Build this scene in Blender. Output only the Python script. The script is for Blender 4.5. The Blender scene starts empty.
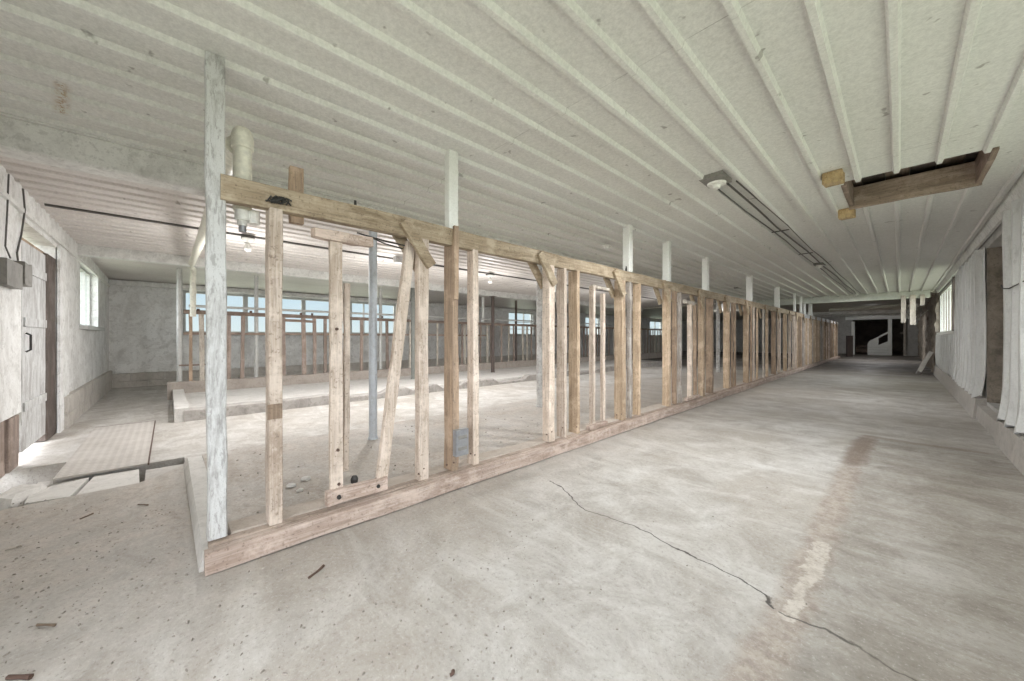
import bpy, bmesh, math, random
from mathutils import Vector, Matrix, noise
rnd = random.Random(7)
C = bpy.context.scene.collection
PI = math.pi

# ------------------------------------------------------------------ camera calibration
F = 365.0
VX, VY = 900.0, 337.0                      # vanishing point of the barn's long axis (+Y)
EYE = 1.2
A = math.atan((VX - 512.0) / F)            # camera turned left from +Y
S_, C_ = math.sin(A), math.cos(A)

def yU(u, x):
    """y on the plane x=const seen at column u"""
    t = (u - 512) / F
    d = x / (-S_ + C_ * t)
    return d * (C_ + S_ * t)
def xU(u, y):
    t = (u - 512) / F
    d = y / (C_ + S_ * t)
    return d * (-S_ + C_ * t)
def depth(x, y): return -S_ * x + C_ * y
def zV(v, x, y): return EYE + (VY - v) / F * depth(x, y)
def floorpt(u, v, z=0.0):
    d = (EYE - z) * F / (v - VY); l = (u - 512) / F * d
    return (-S_ * d + C_ * l, C_ * d + S_ * l)

# ------------------------------------------------------------------ materials
def new_mat(name):
    m = bpy.data.materials.new(name); m.use_nodes = True
    nt = m.node_tree; nt.nodes.clear()
    out = nt.nodes.new('ShaderNodeOutputMaterial')
    b = nt.nodes.new('ShaderNodeBsdfPrincipled')
    nt.links.new(b.outputs[0], out.inputs[0])
    return m, nt, b
def N(nt, t, **k):
    n = nt.nodes.new(t)
    for a, v in k.items(): setattr(n, a, v)
    return n
def coords(nt, scale=(1, 1, 1)):
    tc = N(nt, 'ShaderNodeTexCoord'); mp = N(nt, 'ShaderNodeMapping')
    mp.inputs['Scale'].default_value = scale
    nt.links.new(tc.outputs['Object'], mp.inputs['Vector'])
    return mp.outputs[0]
def noise_tex(nt, vec, scale, detail=6, rough=.6, dist=0):
    n = N(nt, 'ShaderNodeTexNoise')
    n.inputs['Scale'].default_value = scale; n.inputs['Detail'].default_value = detail
    n.inputs['Roughness'].default_value = rough; n.inputs['Distortion'].default_value = dist
    nt.links.new(vec, n.inputs['Vector'])
    return n.outputs[0]
def ramp(nt, fac, stops):
    r = N(nt, 'ShaderNodeValToRGB')
    e = r.color_ramp.elements
    while len(e) < len(stops): e.new(.5)
    for el, (p, c) in zip(e, stops):
        el.position = p
        el.color = (c, c, c, 1) if isinstance(c, (int, float)) else (*c, 1)
    nt.links.new(fac, r.inputs[0])
    return r.outputs[0]
def mix(nt, fac, a, b, mode='MIX'):
    m = N(nt, 'ShaderNodeMix', data_type='RGBA', blend_type=mode)
    for sock, v in ((m.inputs[0], fac), (m.inputs[6], a), (m.inputs[7], b)):
        if isinstance(v, (int, float)): sock.default_value = v
        elif isinstance(v, tuple): sock.default_value = (*v, 1)
        else: nt.links.new(v, sock)
    return m.outputs[2]
def math_n(nt, op, a, b=None, c=None, clamp=False):
    m = N(nt, 'ShaderNodeMath', operation=op); m.use_clamp = clamp
    for i, v in enumerate((a, b, c)):
        if v is None: continue
        if isinstance(v, (int, float)): m.inputs[i].default_value = v
        else: nt.links.new(v, m.inputs[i])
    return m.outputs[0]
def bump(nt, b, h, strength=.3, dist=.01):
    n = N(nt, 'ShaderNodeBump')
    n.inputs['Strength'].default_value = strength; n.inputs['Distance'].default_value = dist
    nt.links.new(h, n.inputs['Height']); nt.links.new(n.outputs[0], b.inputs['Normal'])
def vary(nt, col, amt=.25):
    oi = N(nt, 'ShaderNodeObjectInfo')
    f = math_n(nt, 'MULTIPLY_ADD', oi.outputs['Random'], amt, 1 - amt * .6)
    hs = N(nt, 'ShaderNodeHueSaturation')
    nt.links.new(col, hs.inputs['Color']); nt.links.new(f, hs.inputs['Value'])
    return hs.outputs[0]

def wood(name, c1, c2, axis='z', dirt=(.20, .15, .11), dirt_amt=.7, rough=.75, v=.3):
    m, nt, b = new_mat(name)
    sc = {'z': (34, 34, 1.5), 'y': (34, 1.5, 34), 'x': (1.5, 34, 34)}[axis]
    g = noise_tex(nt, coords(nt, sc), 1.0, 6, .7, .8)
    col = mix(nt, ramp(nt, g, [(.40, 0), (.60, 1)]), c1, c2)
    fine = noise_tex(nt, coords(nt, tuple(q * 3.2 for q in sc)), 1.0, 3, .6, .3)
    col = mix(nt, math_n(nt, 'MULTIPLY', ramp(nt, fine, [(.52, 0), (.64, 1)]), .45), col, tuple(x * .55 for x in c2))
    big = noise_tex(nt, coords(nt, {'z': (11, 11, 2.6), 'y': (11, 2.6, 11), 'x': (2.6, 11, 11)}[axis]), 1.0, 7, .75, .5)
    col = mix(nt, math_n(nt, 'MULTIPLY', ramp(nt, big, [(.50, 0), (.64, 1)]), dirt_amt), col, dirt)
    sp = noise_tex(nt, coords(nt), 60, 3, .6)
    col = mix(nt, math_n(nt, 'MULTIPLY', ramp(nt, sp, [(.58, 0), (.66, 1)]), .6), col, tuple(x * .7 for x in dirt))
    pale = noise_tex(nt, coords(nt), 5, 6, .7)
    col = mix(nt, math_n(nt, 'MULTIPLY', ramp(nt, pale, [(.50, 0), (.62, 1)]), .5), col, tuple(min(1, x * 1.22 + .05) for x in c1))
    nt.links.new(vary(nt, col, v), b.inputs['Base Color'])
    b.inputs['Roughness'].default_value = rough
    bump(nt, b, g, .5, .008)
    return m

def paint(name, c, dirt, amt=.5, rough=.55, scale=3, fleck=.6, specks=True, stretch=(1, 1, 1), bump_s=.15):
    """old paint / whitewash with stains and flecks"""
    m, nt, b = new_mat(name)
    n1 = noise_tex(nt, coords(nt, stretch), scale, 9, .75, .6)
    col = mix(nt, math_n(nt, 'MULTIPLY', ramp(nt, n1, [(.45, 0), (.62, 1)]), amt), c, dirt)
    n2 = noise_tex(nt, coords(nt), scale * 11, 6, .75)
    n3 = noise_tex(nt, coords(nt, stretch), scale * 4, 6, .7, .3)
    col = mix(nt, math_n(nt, 'MULTIPLY', ramp(nt, n3, [(.54, 0), (.60, 1)]), amt * .7), col, tuple(x * .8 for x in dirt))
    if specks:
        col = mix(nt, math_n(nt, 'MULTIPLY', ramp(nt, n2, [(.57, 0), (.64, 1)]), fleck), col, tuple(x * .5 for x in dirt))
    col = mix(nt, .4, col, ramp(nt, n2, [(.35, tuple(x * .72 for x in c)), (.65, tuple(min(1, x * 1.12) for x in c))]))
    nt.links.new(col, b.inputs['Base Color'])
    b.inputs['Roughness'].default_value = rough
    bump(nt, b, n2, bump_s, .008)
    return m

def flat(name, c, rough=.6, metal=0.0):
    m, nt, b = new_mat(name)
    n = noise_tex(nt, coords(nt), 30, 4, .6)
    nt.links.new(ramp(nt, n, [(.3, tuple(x * .8 for x in c)), (.7, tuple(min(1, x * 1.12) for x in c))]), b.inputs['Base Color'])
    b.inputs['Roughness'].default_value = rough; b.inputs['Metallic'].default_value = metal
    return m

M = {}
M['wood_z'] = wood('raw_wood_upright', (.65, .555, .475), (.50, .405, .325), 'z', dirt=(.27, .195, .14), dirt_amt=.55)
M['wood_warm_z'] = wood('warm_brown_upright', (.54, .415, .295), (.38, .275, .18), 'z', dirt=(.20, .14, .095), dirt_amt=.5)
M['wood_dirty'] = wood('mud_caked_plank', (.43, .345, .28), (.30, .225, .175), 'y', dirt=(.24, .18, .135), dirt_amt=.8)
M['wood_y'] = wood('raw_wood_rail', (.46, .375, .27), (.31, .235, .155), 'y', dirt=(.19, .135, .08), dirt_amt=.75)
M['wood_pink'] = wood('worn_pinkish_wood', (.56, .455, .39), (.40, .305, .25), 'y', dirt=(.25, .17, .125), dirt_amt=.65)
M['wood_brown_z'] = wood('brown_wood_upright', (.40, .29, .20), (.24, .17, .12), 'z')
M['wood_grey_z'] = wood('grey_wood_upright', (.42, .38, .34), (.28, .25, .22), 'z')
M['wood_brown_y'] = wood('brown_wood_rail', (.27, .20, .16), (.17, .125, .10), 'y')
M['wood_back_z'] = wood('dusty_brown_wood', (.33, .26, .22), (.21, .16, .135), 'z')
M['wood_pale_z'] = wood('pale_dusty_wood', (.60, .55, .48), (.45, .40, .34), 'z')
M['wood_x'] = wood('hatch_board', (.42, .33, .26), (.28, .21, .16), 'x')
M['wood_dark'] = wood('dark_stained_wood', (.085, .062, .05), (.045, .034, .028), 'z', dirt=(.15, .13, .115), dirt_amt=.5)
M['end_grain'] = wood('yellow_end_grain', (.50, .37, .19), (.36, .24, .11), 'y')
M['brick_red'] = wood('red_brown_scrap', (.34, .15, .09), (.24, .11, .07), 'y')
M['white_wood'] = paint('whitewashed_post', (.60, .605, .60), (.15, .125, .11), 1.0, .6, 13, .9, stretch=(1, 1, .22))
M['white_post'] = paint('white_painted_post', (.80, .81, .78), (.60, .59, .55), .35, .5, 6, .3)
M['beam'] = paint('painted_beam', (.76, .76, .735), (.30, .29, .27), .6, .6, 4, .7)
M['beam_block'] = paint('painted_block_beam', (.60, .62, .56), (.36, .37, .32), .6, .7, 4, .7)
M['wall'] = paint('whitewashed_wall', (.78, .78, .765), (.38, .36, .33), .75, .8, 2.2, .7)
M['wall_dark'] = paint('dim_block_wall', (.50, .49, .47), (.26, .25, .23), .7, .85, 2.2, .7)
M['stone'] = paint('rough_stone', (.33, .285, .235), (.10, .085, .07), .9, .9, 3, .8, bump_s=.8)
M['block'] = paint('bare_block', (.50, .47, .43), (.27, .24, .21), .6, .85, 4, .6, bump_s=.3)
M['conc'] = paint('concrete', (.47, .445, .415), (.29, .27, .25), .6, .85, 4, .6, bump_s=.3)
M['conc_dirty'] = paint('stained_concrete', (.40, .375, .35), (.17, .155, .14), .8, .85, 3.5, .6, bump_s=.5)
M['conc_dusty'] = paint('dusty_brown_concrete', (.40, .355, .315), (.24, .205, .175), .7, .85, 3.5, .6, bump_s=.4)
M['conc_pale'] = paint('pale_concrete', (.62, .60, .57), (.38, .36, .33), .55, .85, 3, .5, bump_s=.3)
M['mud'] = paint('dusty_mud', (.50, .44, .385), (.34, .28, .23), .6, .95, 5, .5, bump_s=.5)
M['pvc'] = flat('cream_plastic', (.72, .70, .60), .35)
M['porcelain'] = flat('white_porcelain', (.80, .80, .76), .25)
M['galv'] = paint('galvanised_pipe', (.60, .64, .69), (.30, .30, .31), .65, .4, 6, .7, stretch=(1, 1, .5))
M['galv'].node_tree.nodes['Principled BSDF'].inputs['Metallic'].default_value = .1
M['pipe_flaky'] = paint('flaking_white_pipe', (.60, .59, .57), (.12, .09, .08), .9, .6, 8, .9)
M['pipe_dark'] = paint('rusty_dark_pipe', (.10, .075, .065), (.05, .04, .035), .6, .7, 8, .5)
M['pipe_green'] = paint('grey_green_pipe', (.20, .21, .19), (.10, .10, .09), .6, .6, 8, .5)
M['pipe_grey'] = paint('dull_grey_pipe', (.50, .50, .48), (.3, .29, .27), .6, .5, 8, .5)
M['sheet'] = paint('white_metal_sheet', (.66, .67, .66), (.40, .39, .37), .6, .45, 3, .5, stretch=(1, 1, .25))
M['box'] = paint('dusty_grey_box', (.25, .24, .22), (.11, .10, .09), .7, .6, 6, .6)
M['outlet'] = flat('grey_steel_box', (.34, .345, .36), .35, .5)
M['black'] = flat('black_iron', (.03, .028, .026), .6)
M['rust'] = flat('rusty_iron', (.10, .06, .045), .8)
M['conduit'] = flat('dark_conduit', (.085, .08, .072), .6)
M['plank_dark'] = wood('dark_hatch_plank', (.13, .10, .085), (.075, .058, .05), 'x', dirt=(.05, .04, .04))
M['window_wood'] = paint('grey_window_frame', (.52, .53, .51), (.3, .3, .28), .6, .6, 8, .5)
M['straw'] = flat('straw_brown', (.17, .125, .09), .8)
M['chips'] = flat('stone_chips', (.28, .25, .22), .85)
M['nest'] = flat('bright_hole_lath', (.55, .53, .48), .85)

H_CEIL = 2.70
def seg_dist(nt, px, py, a, b):
    ax, ay = a; bx, by = b
    vx, vy = bx - ax, by - ay; L2 = vx * vx + vy * vy
    dx = math_n(nt, 'SUBTRACT', px, ax); dy = math_n(nt, 'SUBTRACT', py, ay)
    t = math_n(nt, 'DIVIDE', math_n(nt, 'ADD', math_n(nt, 'MULTIPLY', dx, vx), math_n(nt, 'MULTIPLY', dy, vy)), L2, clamp=True)
    ex = math_n(nt, 'SUBTRACT', dx, math_n(nt, 'MULTIPLY', t, vx)); ey = math_n(nt, 'SUBTRACT', dy, math_n(nt, 'MULTIPLY', t, vy))
    return math_n(nt, 'SQRT', math_n(nt, 'ADD', math_n(nt, 'MULTIPLY', ex, ex), math_n(nt, 'MULTIPLY', ey, ey)))
def ribbed_ceiling_mat(name, c, dirt, lines):
    m, nt, b = new_mat(name)
    n1 = noise_tex(nt, coords(nt, (1, .4, 1)), 1.1, 8, .65, .4)
    col = mix(nt, math_n(nt, 'MULTIPLY', ramp(nt, n1, [(.45, 0), (.62, 1)]), .6), c, dirt)
    n2 = noise_tex(nt, coords(nt), 42, 6, .8)
    col = mix(nt, .5, col, ramp(nt, n2, [(.38, tuple(x * .70 for x in c)), (.62, tuple(min(1, x * 1.12) for x in c))]))
    n3 = noise_tex(nt, coords(nt), 9, 3, .5)
    col = mix(nt, math_n(nt, 'MULTIPLY', ramp(nt, n3, [(.69, 0), (.73, 1)]), .6), col, (.16, .145, .12))
    # sheet joints: narrow dark overlaps across the ribs
    tc = N(nt, 'ShaderNodeTexCoord'); sx = N(nt, 'ShaderNodeSeparateXYZ')
    nt.links.new(tc.outputs['Object'], sx.inputs[0])
    for yl in lines:
        d = math_n(nt, 'ABSOLUTE', math_n(nt, 'SUBTRACT', sx.outputs[1], yl))
        k = math_n(nt, 'MULTIPLY', math_n(nt, 'LESS_THAN', d, .003), ramp(nt, n1, [(.42, .0), (.58, .6)]))
        col = mix(nt, k, col, (.16, .15, .13))
    if name == 'white_ribbed_sheet':            # rust run below a leaking joint
        dd = (H_CEIL - EYE) * F / (VY - 100); ll = (62 - 512) / F * dd
        rx, ry = -S_ * dd + C_ * ll, C_ * dd + S_ * ll
        ds_ = seg_dist(nt, sx.outputs[0], sx.outputs[1], (rx + .22, ry + .03), (rx - .2, ry - .03))
        kk = math_n(nt, 'MULTIPLY', ramp(nt, math_n(nt, 'DIVIDE', ds_, .05), [(.1, 1), (.9, 0)]), ramp(nt, n2, [(.46, 0), (.56, .8)]))
        col = mix(nt, kk, col, (.30, .17, .06))
    nt.links.new(col, b.inputs['Base Color'])
    b.inputs['Roughness'].default_value = .5
    bump(nt, b, n2, .12, .004)
    return m
M['ceil'] = ribbed_ceiling_mat('white_ribbed_sheet', (.69, .69, .66), (.52, .515, .47), [1.9, 4.3, 6.75, 9.2, 11.6, 14.0])
M['ceil_low'] = ribbed_ceiling_mat('dusty_ribbed_sheet', (.64, .605, .575), (.43, .39, .36), [2.0, 6.0, 9.5])
M['ceil_far'] = ribbed_ceiling_mat('old_board_ceiling', (.52, .50, .44), (.30, .28, .23), [19.5, 21, 22.6])

# floor: dusty concrete with cracks and a worn strip
def poly_dist(nt, px, py, pts):
    d = None
    for a, b in zip(pts, pts[1:]):
        s = seg_dist(nt, px, py, a, b)
        d = s if d is None else math_n(nt, 'MINIMUM', d, s)
    return d
def floor_mat():
    m, nt, b = new_mat('dusty_concrete_floor')
    tc = N(nt, 'ShaderNodeTexCoord')
    vec = tc.outputs['Object']
    big = noise_tex(nt, vec, .6, 8, .65, .7)
    mid = noise_tex(nt, vec, 2.8, 9, .74, .6)
    fine = noise_tex(nt, vec, 48, 7, .8)
    grit = noise_tex(nt, vec, 14, 8, .8)
    streak = noise_tex(nt, coords(nt, (.45, 2.6, 1)), 1.3, 8, .7, .5)
    col = ramp(nt, mid, [(.36, (.33, .305, .275)), (.5, (.44, .42, .392)), (.63, (.55, .535, .51))])
    col = mix(nt, math_n(nt, 'MULTIPLY', ramp(nt, big, [(.46, 0), (.60, 1)]), .65), col, (.345, .31, .268))
    col = mix(nt, math_n(nt, 'MULTIPLY', ramp(nt, streak, [(.52, 0), (.62, 1)]), .4), col, (.60, .59, .565))
    col = mix(nt, math_n(nt, 'MULTIPLY', ramp(nt, grit, [(.54, 0), (.64, 1)]), .4), col, (.29, .255, .22))
    s = N(nt, 'ShaderNodeSeparateXYZ'); nt.links.new(vec, s.inputs[0])
    wob = N(nt, 'ShaderNodeTexNoise'); wob.inputs['Scale'].default_value = 7; wob.inputs['Detail'].default_value = 4
    nt.links.new(vec, wob.inputs['Vector'])
    sw = N(nt, 'ShaderNodeSeparateXYZ'); nt.links.new(wob.outputs['Color'], sw.inputs[0])
    px = math_n(nt, 'ADD', s.outputs[0], math_n(nt, 'MULTIPLY', math_n(nt, 'SUBTRACT', sw.outputs[0], .5), .10))
    py = math_n(nt, 'ADD', s.outputs[1], math_n(nt, 'MULTIPLY', math_n(nt, 'SUBTRACT', sw.outputs[1], .5), .10))
    # worn strip where the newer slab meets the old one, running along the aisle then turning to the wall
    strip = [floorpt(u, v) for u, v in ((868, 437), (850, 468), (832, 510), (812, 560), (788, 612), (752, 680), (740, 720))]
    ds = poly_dist(nt, px, py, strip)
    # the slab right of the strip is browner and dustier than the rest
    right = N(nt, 'ShaderNodeMapRange'); right.inputs['From Min'].default_value = -.36; right.inputs['From Max'].default_value = -.24
    nt.links.new(px, right.inputs['Value'])
    ylim = math_n(nt, 'LESS_THAN', py, 6.12)
    rf = math_n(nt, 'MULTIPLY', math_n(nt, 'MULTIPLY', right.outputs[0], ylim), math_n(nt, 'MULTIPLY', ramp(nt, mid, [(.38, .95), (.6, .5)]), ramp(nt, streak, [(.42, 1), (.62, .55)])))
    col = mix(nt, rf, col, ramp(nt, grit, [(.4, (.205, .182, .155)), (.6, (.285, .26, .228))]))
    k = ramp(nt, math_n(nt, 'DIVIDE', math_n(nt, 'ADD', ds, math_n(nt, 'MULTIPLY', math_n(nt, 'SUBTRACT', grit, .5), .10)), .10), [(.45, 1), (1.0, 0)])
    col = mix(nt, math_n(nt, 'MULTIPLY', k, .75), col, ramp(nt, grit, [(.42, (.25, .20, .165)), (.58, (.42, .365, .315))]))
    worn = poly_dist(nt, px, py, [floorpt(u, v) for u, v in ((822, 545), (815, 570), (796, 600), (786, 618))])
    k = ramp(nt, math_n(nt, 'ADD', math_n(nt, 'DIVIDE', worn, .065), math_n(nt, 'MULTIPLY', math_n(nt, 'SUBTRACT', mid, .5), 3.0)), [(.42, 1), (.55, 0)])
    col = mix(nt, math_n(nt, 'MULTIPLY', k, .75), col, ramp(nt, grit, [(.4, (.43, .385, .33)), (.55, (.60, .56, .51))]))
    k = ramp(nt, math_n(nt, 'DIVIDE', poly_dist(nt, px, py, [floorpt(u, v) for u, v in ((866, 439), (858, 452), (851, 463))]), .13), [(.3, 1), (.9, 0)])
    col = mix(nt, math_n(nt, 'MULTIPLY', k, .75), col, (.17, .125, .095))
    k = ramp(nt, math_n(nt, 'DIVIDE', poly_dist(nt, px, py, [floorpt(u, v) for u, v in ((868, 436), (920, 444), (985, 453))]), .10), [(.2, 1), (.9, 0)])
    col = mix(nt, math_n(nt, 'MULTIPLY', k, .7), col, (.22, .175, .14))
    # brown manure dust at the near end of the stalls and left foreground
    dust = N(nt, 'ShaderNodeMapRange'); dust.inputs['From Min'].default_value = -1.6; dust.inputs['From Max'].default_value = -2.8
    nt.links.new(px, dust.inputs['Value'])
    near = math_n(nt, 'GREATER_THAN', px, -4.72)
    dn = math_n(nt, 'MULTIPLY', math_n(nt, 'MULTIPLY', dust.outputs[0], near), ramp(nt, mid, [(.40, .1), (.60, .75)]))
    col = mix(nt, dn, col, ramp(nt, grit, [(.40, (.27, .225, .185)), (.60, (.47, .41, .355))]))
    # floor colour turns much darker in the far half of the aisle
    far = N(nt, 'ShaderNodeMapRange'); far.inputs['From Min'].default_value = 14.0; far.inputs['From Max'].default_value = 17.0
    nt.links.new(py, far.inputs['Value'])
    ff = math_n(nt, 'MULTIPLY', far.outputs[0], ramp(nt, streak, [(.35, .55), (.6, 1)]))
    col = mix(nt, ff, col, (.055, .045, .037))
    # speckle
    col = mix(nt, math_n(nt, 'MULTIPLY', ramp(nt, fine, [(.55, 0), (.63, 1)]), .55), col, (.20, .17, .145))
    col = mix(nt, math_n(nt, 'MULTIPLY', ramp(nt, fine, [(.37, 1), (.45, 0)]), .35), col, (.66, .645, .62))
    # cracks
    cr1 = [floorpt(u, v) for u, v in ((550, 481), (564, 488), (575, 502), (586, 510), (620, 522), (652, 534), (678, 548), (703, 560), (716, 568), (745, 582), (765, 596), (773, 610))]
    cr2 = [floorpt(u, v) for u, v in ((778, 613), (800, 622), (830, 633), (860, 648), (885, 664), (915, 681), (950, 700))]
    for pts, w, st in ((cr1, .0045, .95), (cr2, .0045, .8)):
        d = poly_dist(nt, px, py, pts)
        d = math_n(nt, 'ADD', d, math_n(nt, 'MULTIPLY', math_n(nt, 'SUBTRACT', grit, .5), .012))
        k = ramp(nt, math_n(nt, 'DIVIDE', d, w * 1.7), [(.35, 1), (.9, 0)])
        k = math_n(nt, 'MULTIPLY', k, ramp(nt, mid, [(.3, .45), (.5, 1)]))
        col = mix(nt, math_n(nt, 'MULTIPLY', k, st), col, (.045, .038, .032))
    nt.links.new(col, b.inputs['Base Color'])
    rr = ramp(nt, big, [(.35, .50), (.65, .8)])
    nt.links.new(rr, b.inputs['Roughness'])
    h = math_n(nt, 'ADD', math_n(nt, 'MULTIPLY', fine, .35), mid)
    bump(nt, b, h, .35, .02)
    return m
M['floor'] = floor_mat()

def plate_mat():
    m, nt, b = new_mat('studded_steel_plate')
    n1 = noise_tex(nt, coords(nt), 4, 7, .7)
    w = N(nt, 'ShaderNodeTexVoronoi'); w.inputs['Scale'].default_value = 16; w.inputs['Randomness'].default_value = 0
    nt.links.new(coords(nt, (1, 1, 0)), w.inputs['Vector'])
    k = ramp(nt, w.outputs['Distance'], [(.25, 1), (.34, 0)])
    col = ramp(nt, n1, [(.3, (.36, .33, .30)), (.7, (.50, .47, .44))])
    col = mix(nt, math_n(nt, 'MULTIPLY', k, .45), col, (.62, .59, .55))
    nt.links.new(col, b.inputs['Base Color']); b.inputs['Roughness'].default_value = .6
    bump(nt, b, k, .5, .006)
    return m
M['plate'] = plate_mat()

def glass_mat():
    m = bpy.data.materials.new('dusty_glass'); m.use_nodes = True
    nt = m.node_tree; nt.nodes.clear()
    out = N(nt, 'ShaderNodeOutputMaterial'); t = N(nt, 'ShaderNodeBsdfTransparent'); g = N(nt, 'ShaderNodeBsdfGlossy')
    t.inputs[0].default_value = (.93, .95, .95, 1); g.inputs['Roughness'].default_value = .45
    mx = N(nt, 'ShaderNodeMixShader'); mx.inputs[0].default_value = .03
    nt.links.new(t.outputs[0], mx.inputs[1]); nt.links.new(g.outputs[0], mx.inputs[2]); nt.links.new(mx.outputs[0], out.inputs[0])
    return m
M['glass'] = glass_mat()
def ground_mat():
    m, nt, b = new_mat('dry_grass_ground')
    n = noise_tex(nt, coords(nt), 2, 8, .7)
    nt.links.new(ramp(nt, n, [(.3, (.30, .32, .20)), (.7, (.48, .46, .36))]), b.inputs['Base Color'])
    b.inputs['Roughness'].default_value = .95
    return m
M['ground'] = ground_mat()

# ------------------------------------------------------------------ mesh helpers
class MB:
    def __init__(s): s.bm = bmesh.new()
    def face(s, vs):
        try: return s.bm.faces.new(vs)
        except ValueError: return None
    def hexa(s, p):   # 8 points: bottom loop then top loop
        v = [s.bm.verts.new(q) for q in p]
        for f in ((3, 2, 1, 0), (4, 5, 6, 7), (0, 1, 5, 4), (1, 2, 6, 5), (2, 3, 7, 6), (3, 0, 4, 7)):
            s.face([v[i] for i in f])
        return s
    def box(s, x0, x1, y0, y1, z0, z1):
        return s.hexa([(x0, y0, z0), (x1, y0, z0), (x1, y1, z0), (x0, y1, z0), (x0, y0, z1), (x1, y0, z1), (x1, y1, z1), (x0, y1, z1)])
    def loft(s, loops, cap=True, closed=True):
        vs = [[s.bm.verts.new(q) for q in L] for L in loops]
        n = len(vs[0])
        for a, b in zip(vs, vs[1:]):
            for i in range(n if closed else n - 1):
                j = (i + 1) % n
                s.face([a[i], a[j], b[j], b[i]])
        if cap:
            s.face(vs[0][::-1]); s.face(vs[-1])
        return s
    def plank(s, p, q, w, h, up=(0, 0, 1), n=6, jit=.003, seed=0):
        """slightly uneven sawn timber from p to q; w across, h along 'up'"""
        p, q = Vector(p), Vector(q); d = (q - p).normalized()
        u = Vector(up); side = d.cross(u)
        if side.length < 1e-4: side = d.cross(Vector((1, 0, 0)))
        side.normalize(); u = side.cross(d).normalized()
        r = random.Random(seed + int(abs(p.x * 131 + p.y * 977 + p.z * 53) * 10))
        loops = []
        c = min(w, h) * .07
        for i in range(n + 1):
            o = p.lerp(q, i / n)
            o = o + side * r.uniform(-jit, jit) + u * r.uniform(-jit, jit)
            a, b = w / 2 + r.uniform(-jit, jit) * .7, h / 2 + r.uniform(-jit, jit) * .7
            L = []
            for sx, sy in ((1, 1), (-1, 1), (-1, -1), (1, -1)):
                e = [(sx * a, sy * (b - c)), (sx * (a - c), sy * b)]
                if sx * sy < 0: e = e[::-1]
                L += [o + side * ex + u * ey for ex, ey in e]
            loops.append(L)
        return s.loft(loops)
    def tube(s, pts, r, n=12, cap=True):
        pts = [Vector(p) for p in pts]
        rs = r if isinstance(r, (list, tuple)) else [r] * len(pts)
        loops = []; prev = None
        for i, p in enumerate(pts):
            d = (pts[min(i + 1, len(pts) - 1)] - pts[max(i - 1, 0)]).normalized()
            if prev is None:
                a = d.cross(Vector((0, 0, 1)))
                if a.length < 1e-3: a = d.cross(Vector((1, 0, 0)))
            else:
                a = prev - d * prev.dot(d)
            a.normalize(); prev = a; b = d.cross(a)
            loops.append([p + (a * math.cos(2 * PI * k / n) + b * math.sin(2 * PI * k / n)) * rs[i] for k in range(n)])
        return s.loft(loops, cap)
    def lathe(s, c, prof, n=20):
        c = Vector(c)
        return s.loft([[c + Vector((r * math.cos(2 * PI * k / n), r * math.sin(2 * PI * k / n), z)) for k in range(n)] for r, z in prof])
    def prism(s, poly, axis, a0, a1):
        def P(q, a):
            return {'x': (a, q[0], q[1]), 'y': (q[0], a, q[1]), 'z': (q[0], q[1], a)}[axis]
        return s.loft([[P(q, a0) for q in poly], [P(q, a1) for q in poly]])
    def build(s, name, mat, parent=None, smooth=False, origin=None):
        bmesh.ops.recalc_face_normals(s.bm, faces=s.bm.faces)
        o = Vector((0, 0, 0))
        if parent is not None:
            p = parent
            while p is not None: o += p.location; p = p.parent
        elif origin is not None:
            o = Vector(origin)
        bmesh.ops.translate(s.bm, verts=s.bm.verts, vec=-o)
        me = bpy.data.meshes.new(name); s.bm.to_mesh(me); s.bm.free()
        me.materials.append(mat)
        if smooth:
            for f in me.polygons: f.use_smooth = True
            me.set_sharp_from_angle(angle=math.radians(40))
        ob = bpy.data.objects.new(name, me); C.objects.link(ob)
        if parent is not None: ob.parent = parent
        else: ob.location = o
        return ob
def tag(o, label, cat, group=None):
    o['label'] = label; o['category'] = cat
    if group: o['group'] = group
    return o
def thing(name, label, cat, loc, group=None):
    o = bpy.data.objects.new(name, None); C.objects.link(o); o.location = loc
    o.empty_display_size = .1
    return tag(o, label, cat, group)
def struct(name, mb, mat, parent=None):
    o = mb.build(name, mat, parent)
    if parent is None: o['kind'] = 'structure'
    return o

# ------------------------------------------------------------------ the shell
H = 2.70
YE = -1.06          # inner face of the near end wall
XB = -13.2          # inner face of the back wall
XR = 0.86           # inner face of the right wall
YF = 34.3           # far partition
ZL = -0.05          # floor of the rear alley

# ground outside
g = MB()
for (x0, x1, y0, y1) in ((-60, 60, -60, YE - .3), (-60, 60, 44, 90), (-60, XB - .3, YE - .3, 44), (XR + .55, 60, YE - .3, 44)):
    g.box(x0, x1, y0, y1, -.4, -.12)
struct('ground', g, M['ground'])

# floor: aisle, feed platform, lower rear alley and the open gutter at the left
f = MB()
f.prism([(-4.25, YE - .3), (XR + .6, YE - .3), (XR + .6, .12), (-4.62, .12), (-4.40, -.06), (-4.29, -.18)], 'z', -.6, 0)
f.box(-2.5, XR + .6, .12, 44, -.6, 0)
f.box(-4.69, -2.5, .24, 44, -.6, .045)
f.box(-4.69, -2.5, .12, .24, -.6, 0)
f.box(XB - .3, -5.7, YE - .3, -.74, -.6, ZL); f.box(XB - .3, -5.10, -.74, .12, -.6, ZL)
f.box(XB - .3, -4.69, .12, 44, -.6, ZL)
f.box(-5.7, -4.2, YE - .3, .12, -.6, -.30)
struct('floor', f, M['floor'])

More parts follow.
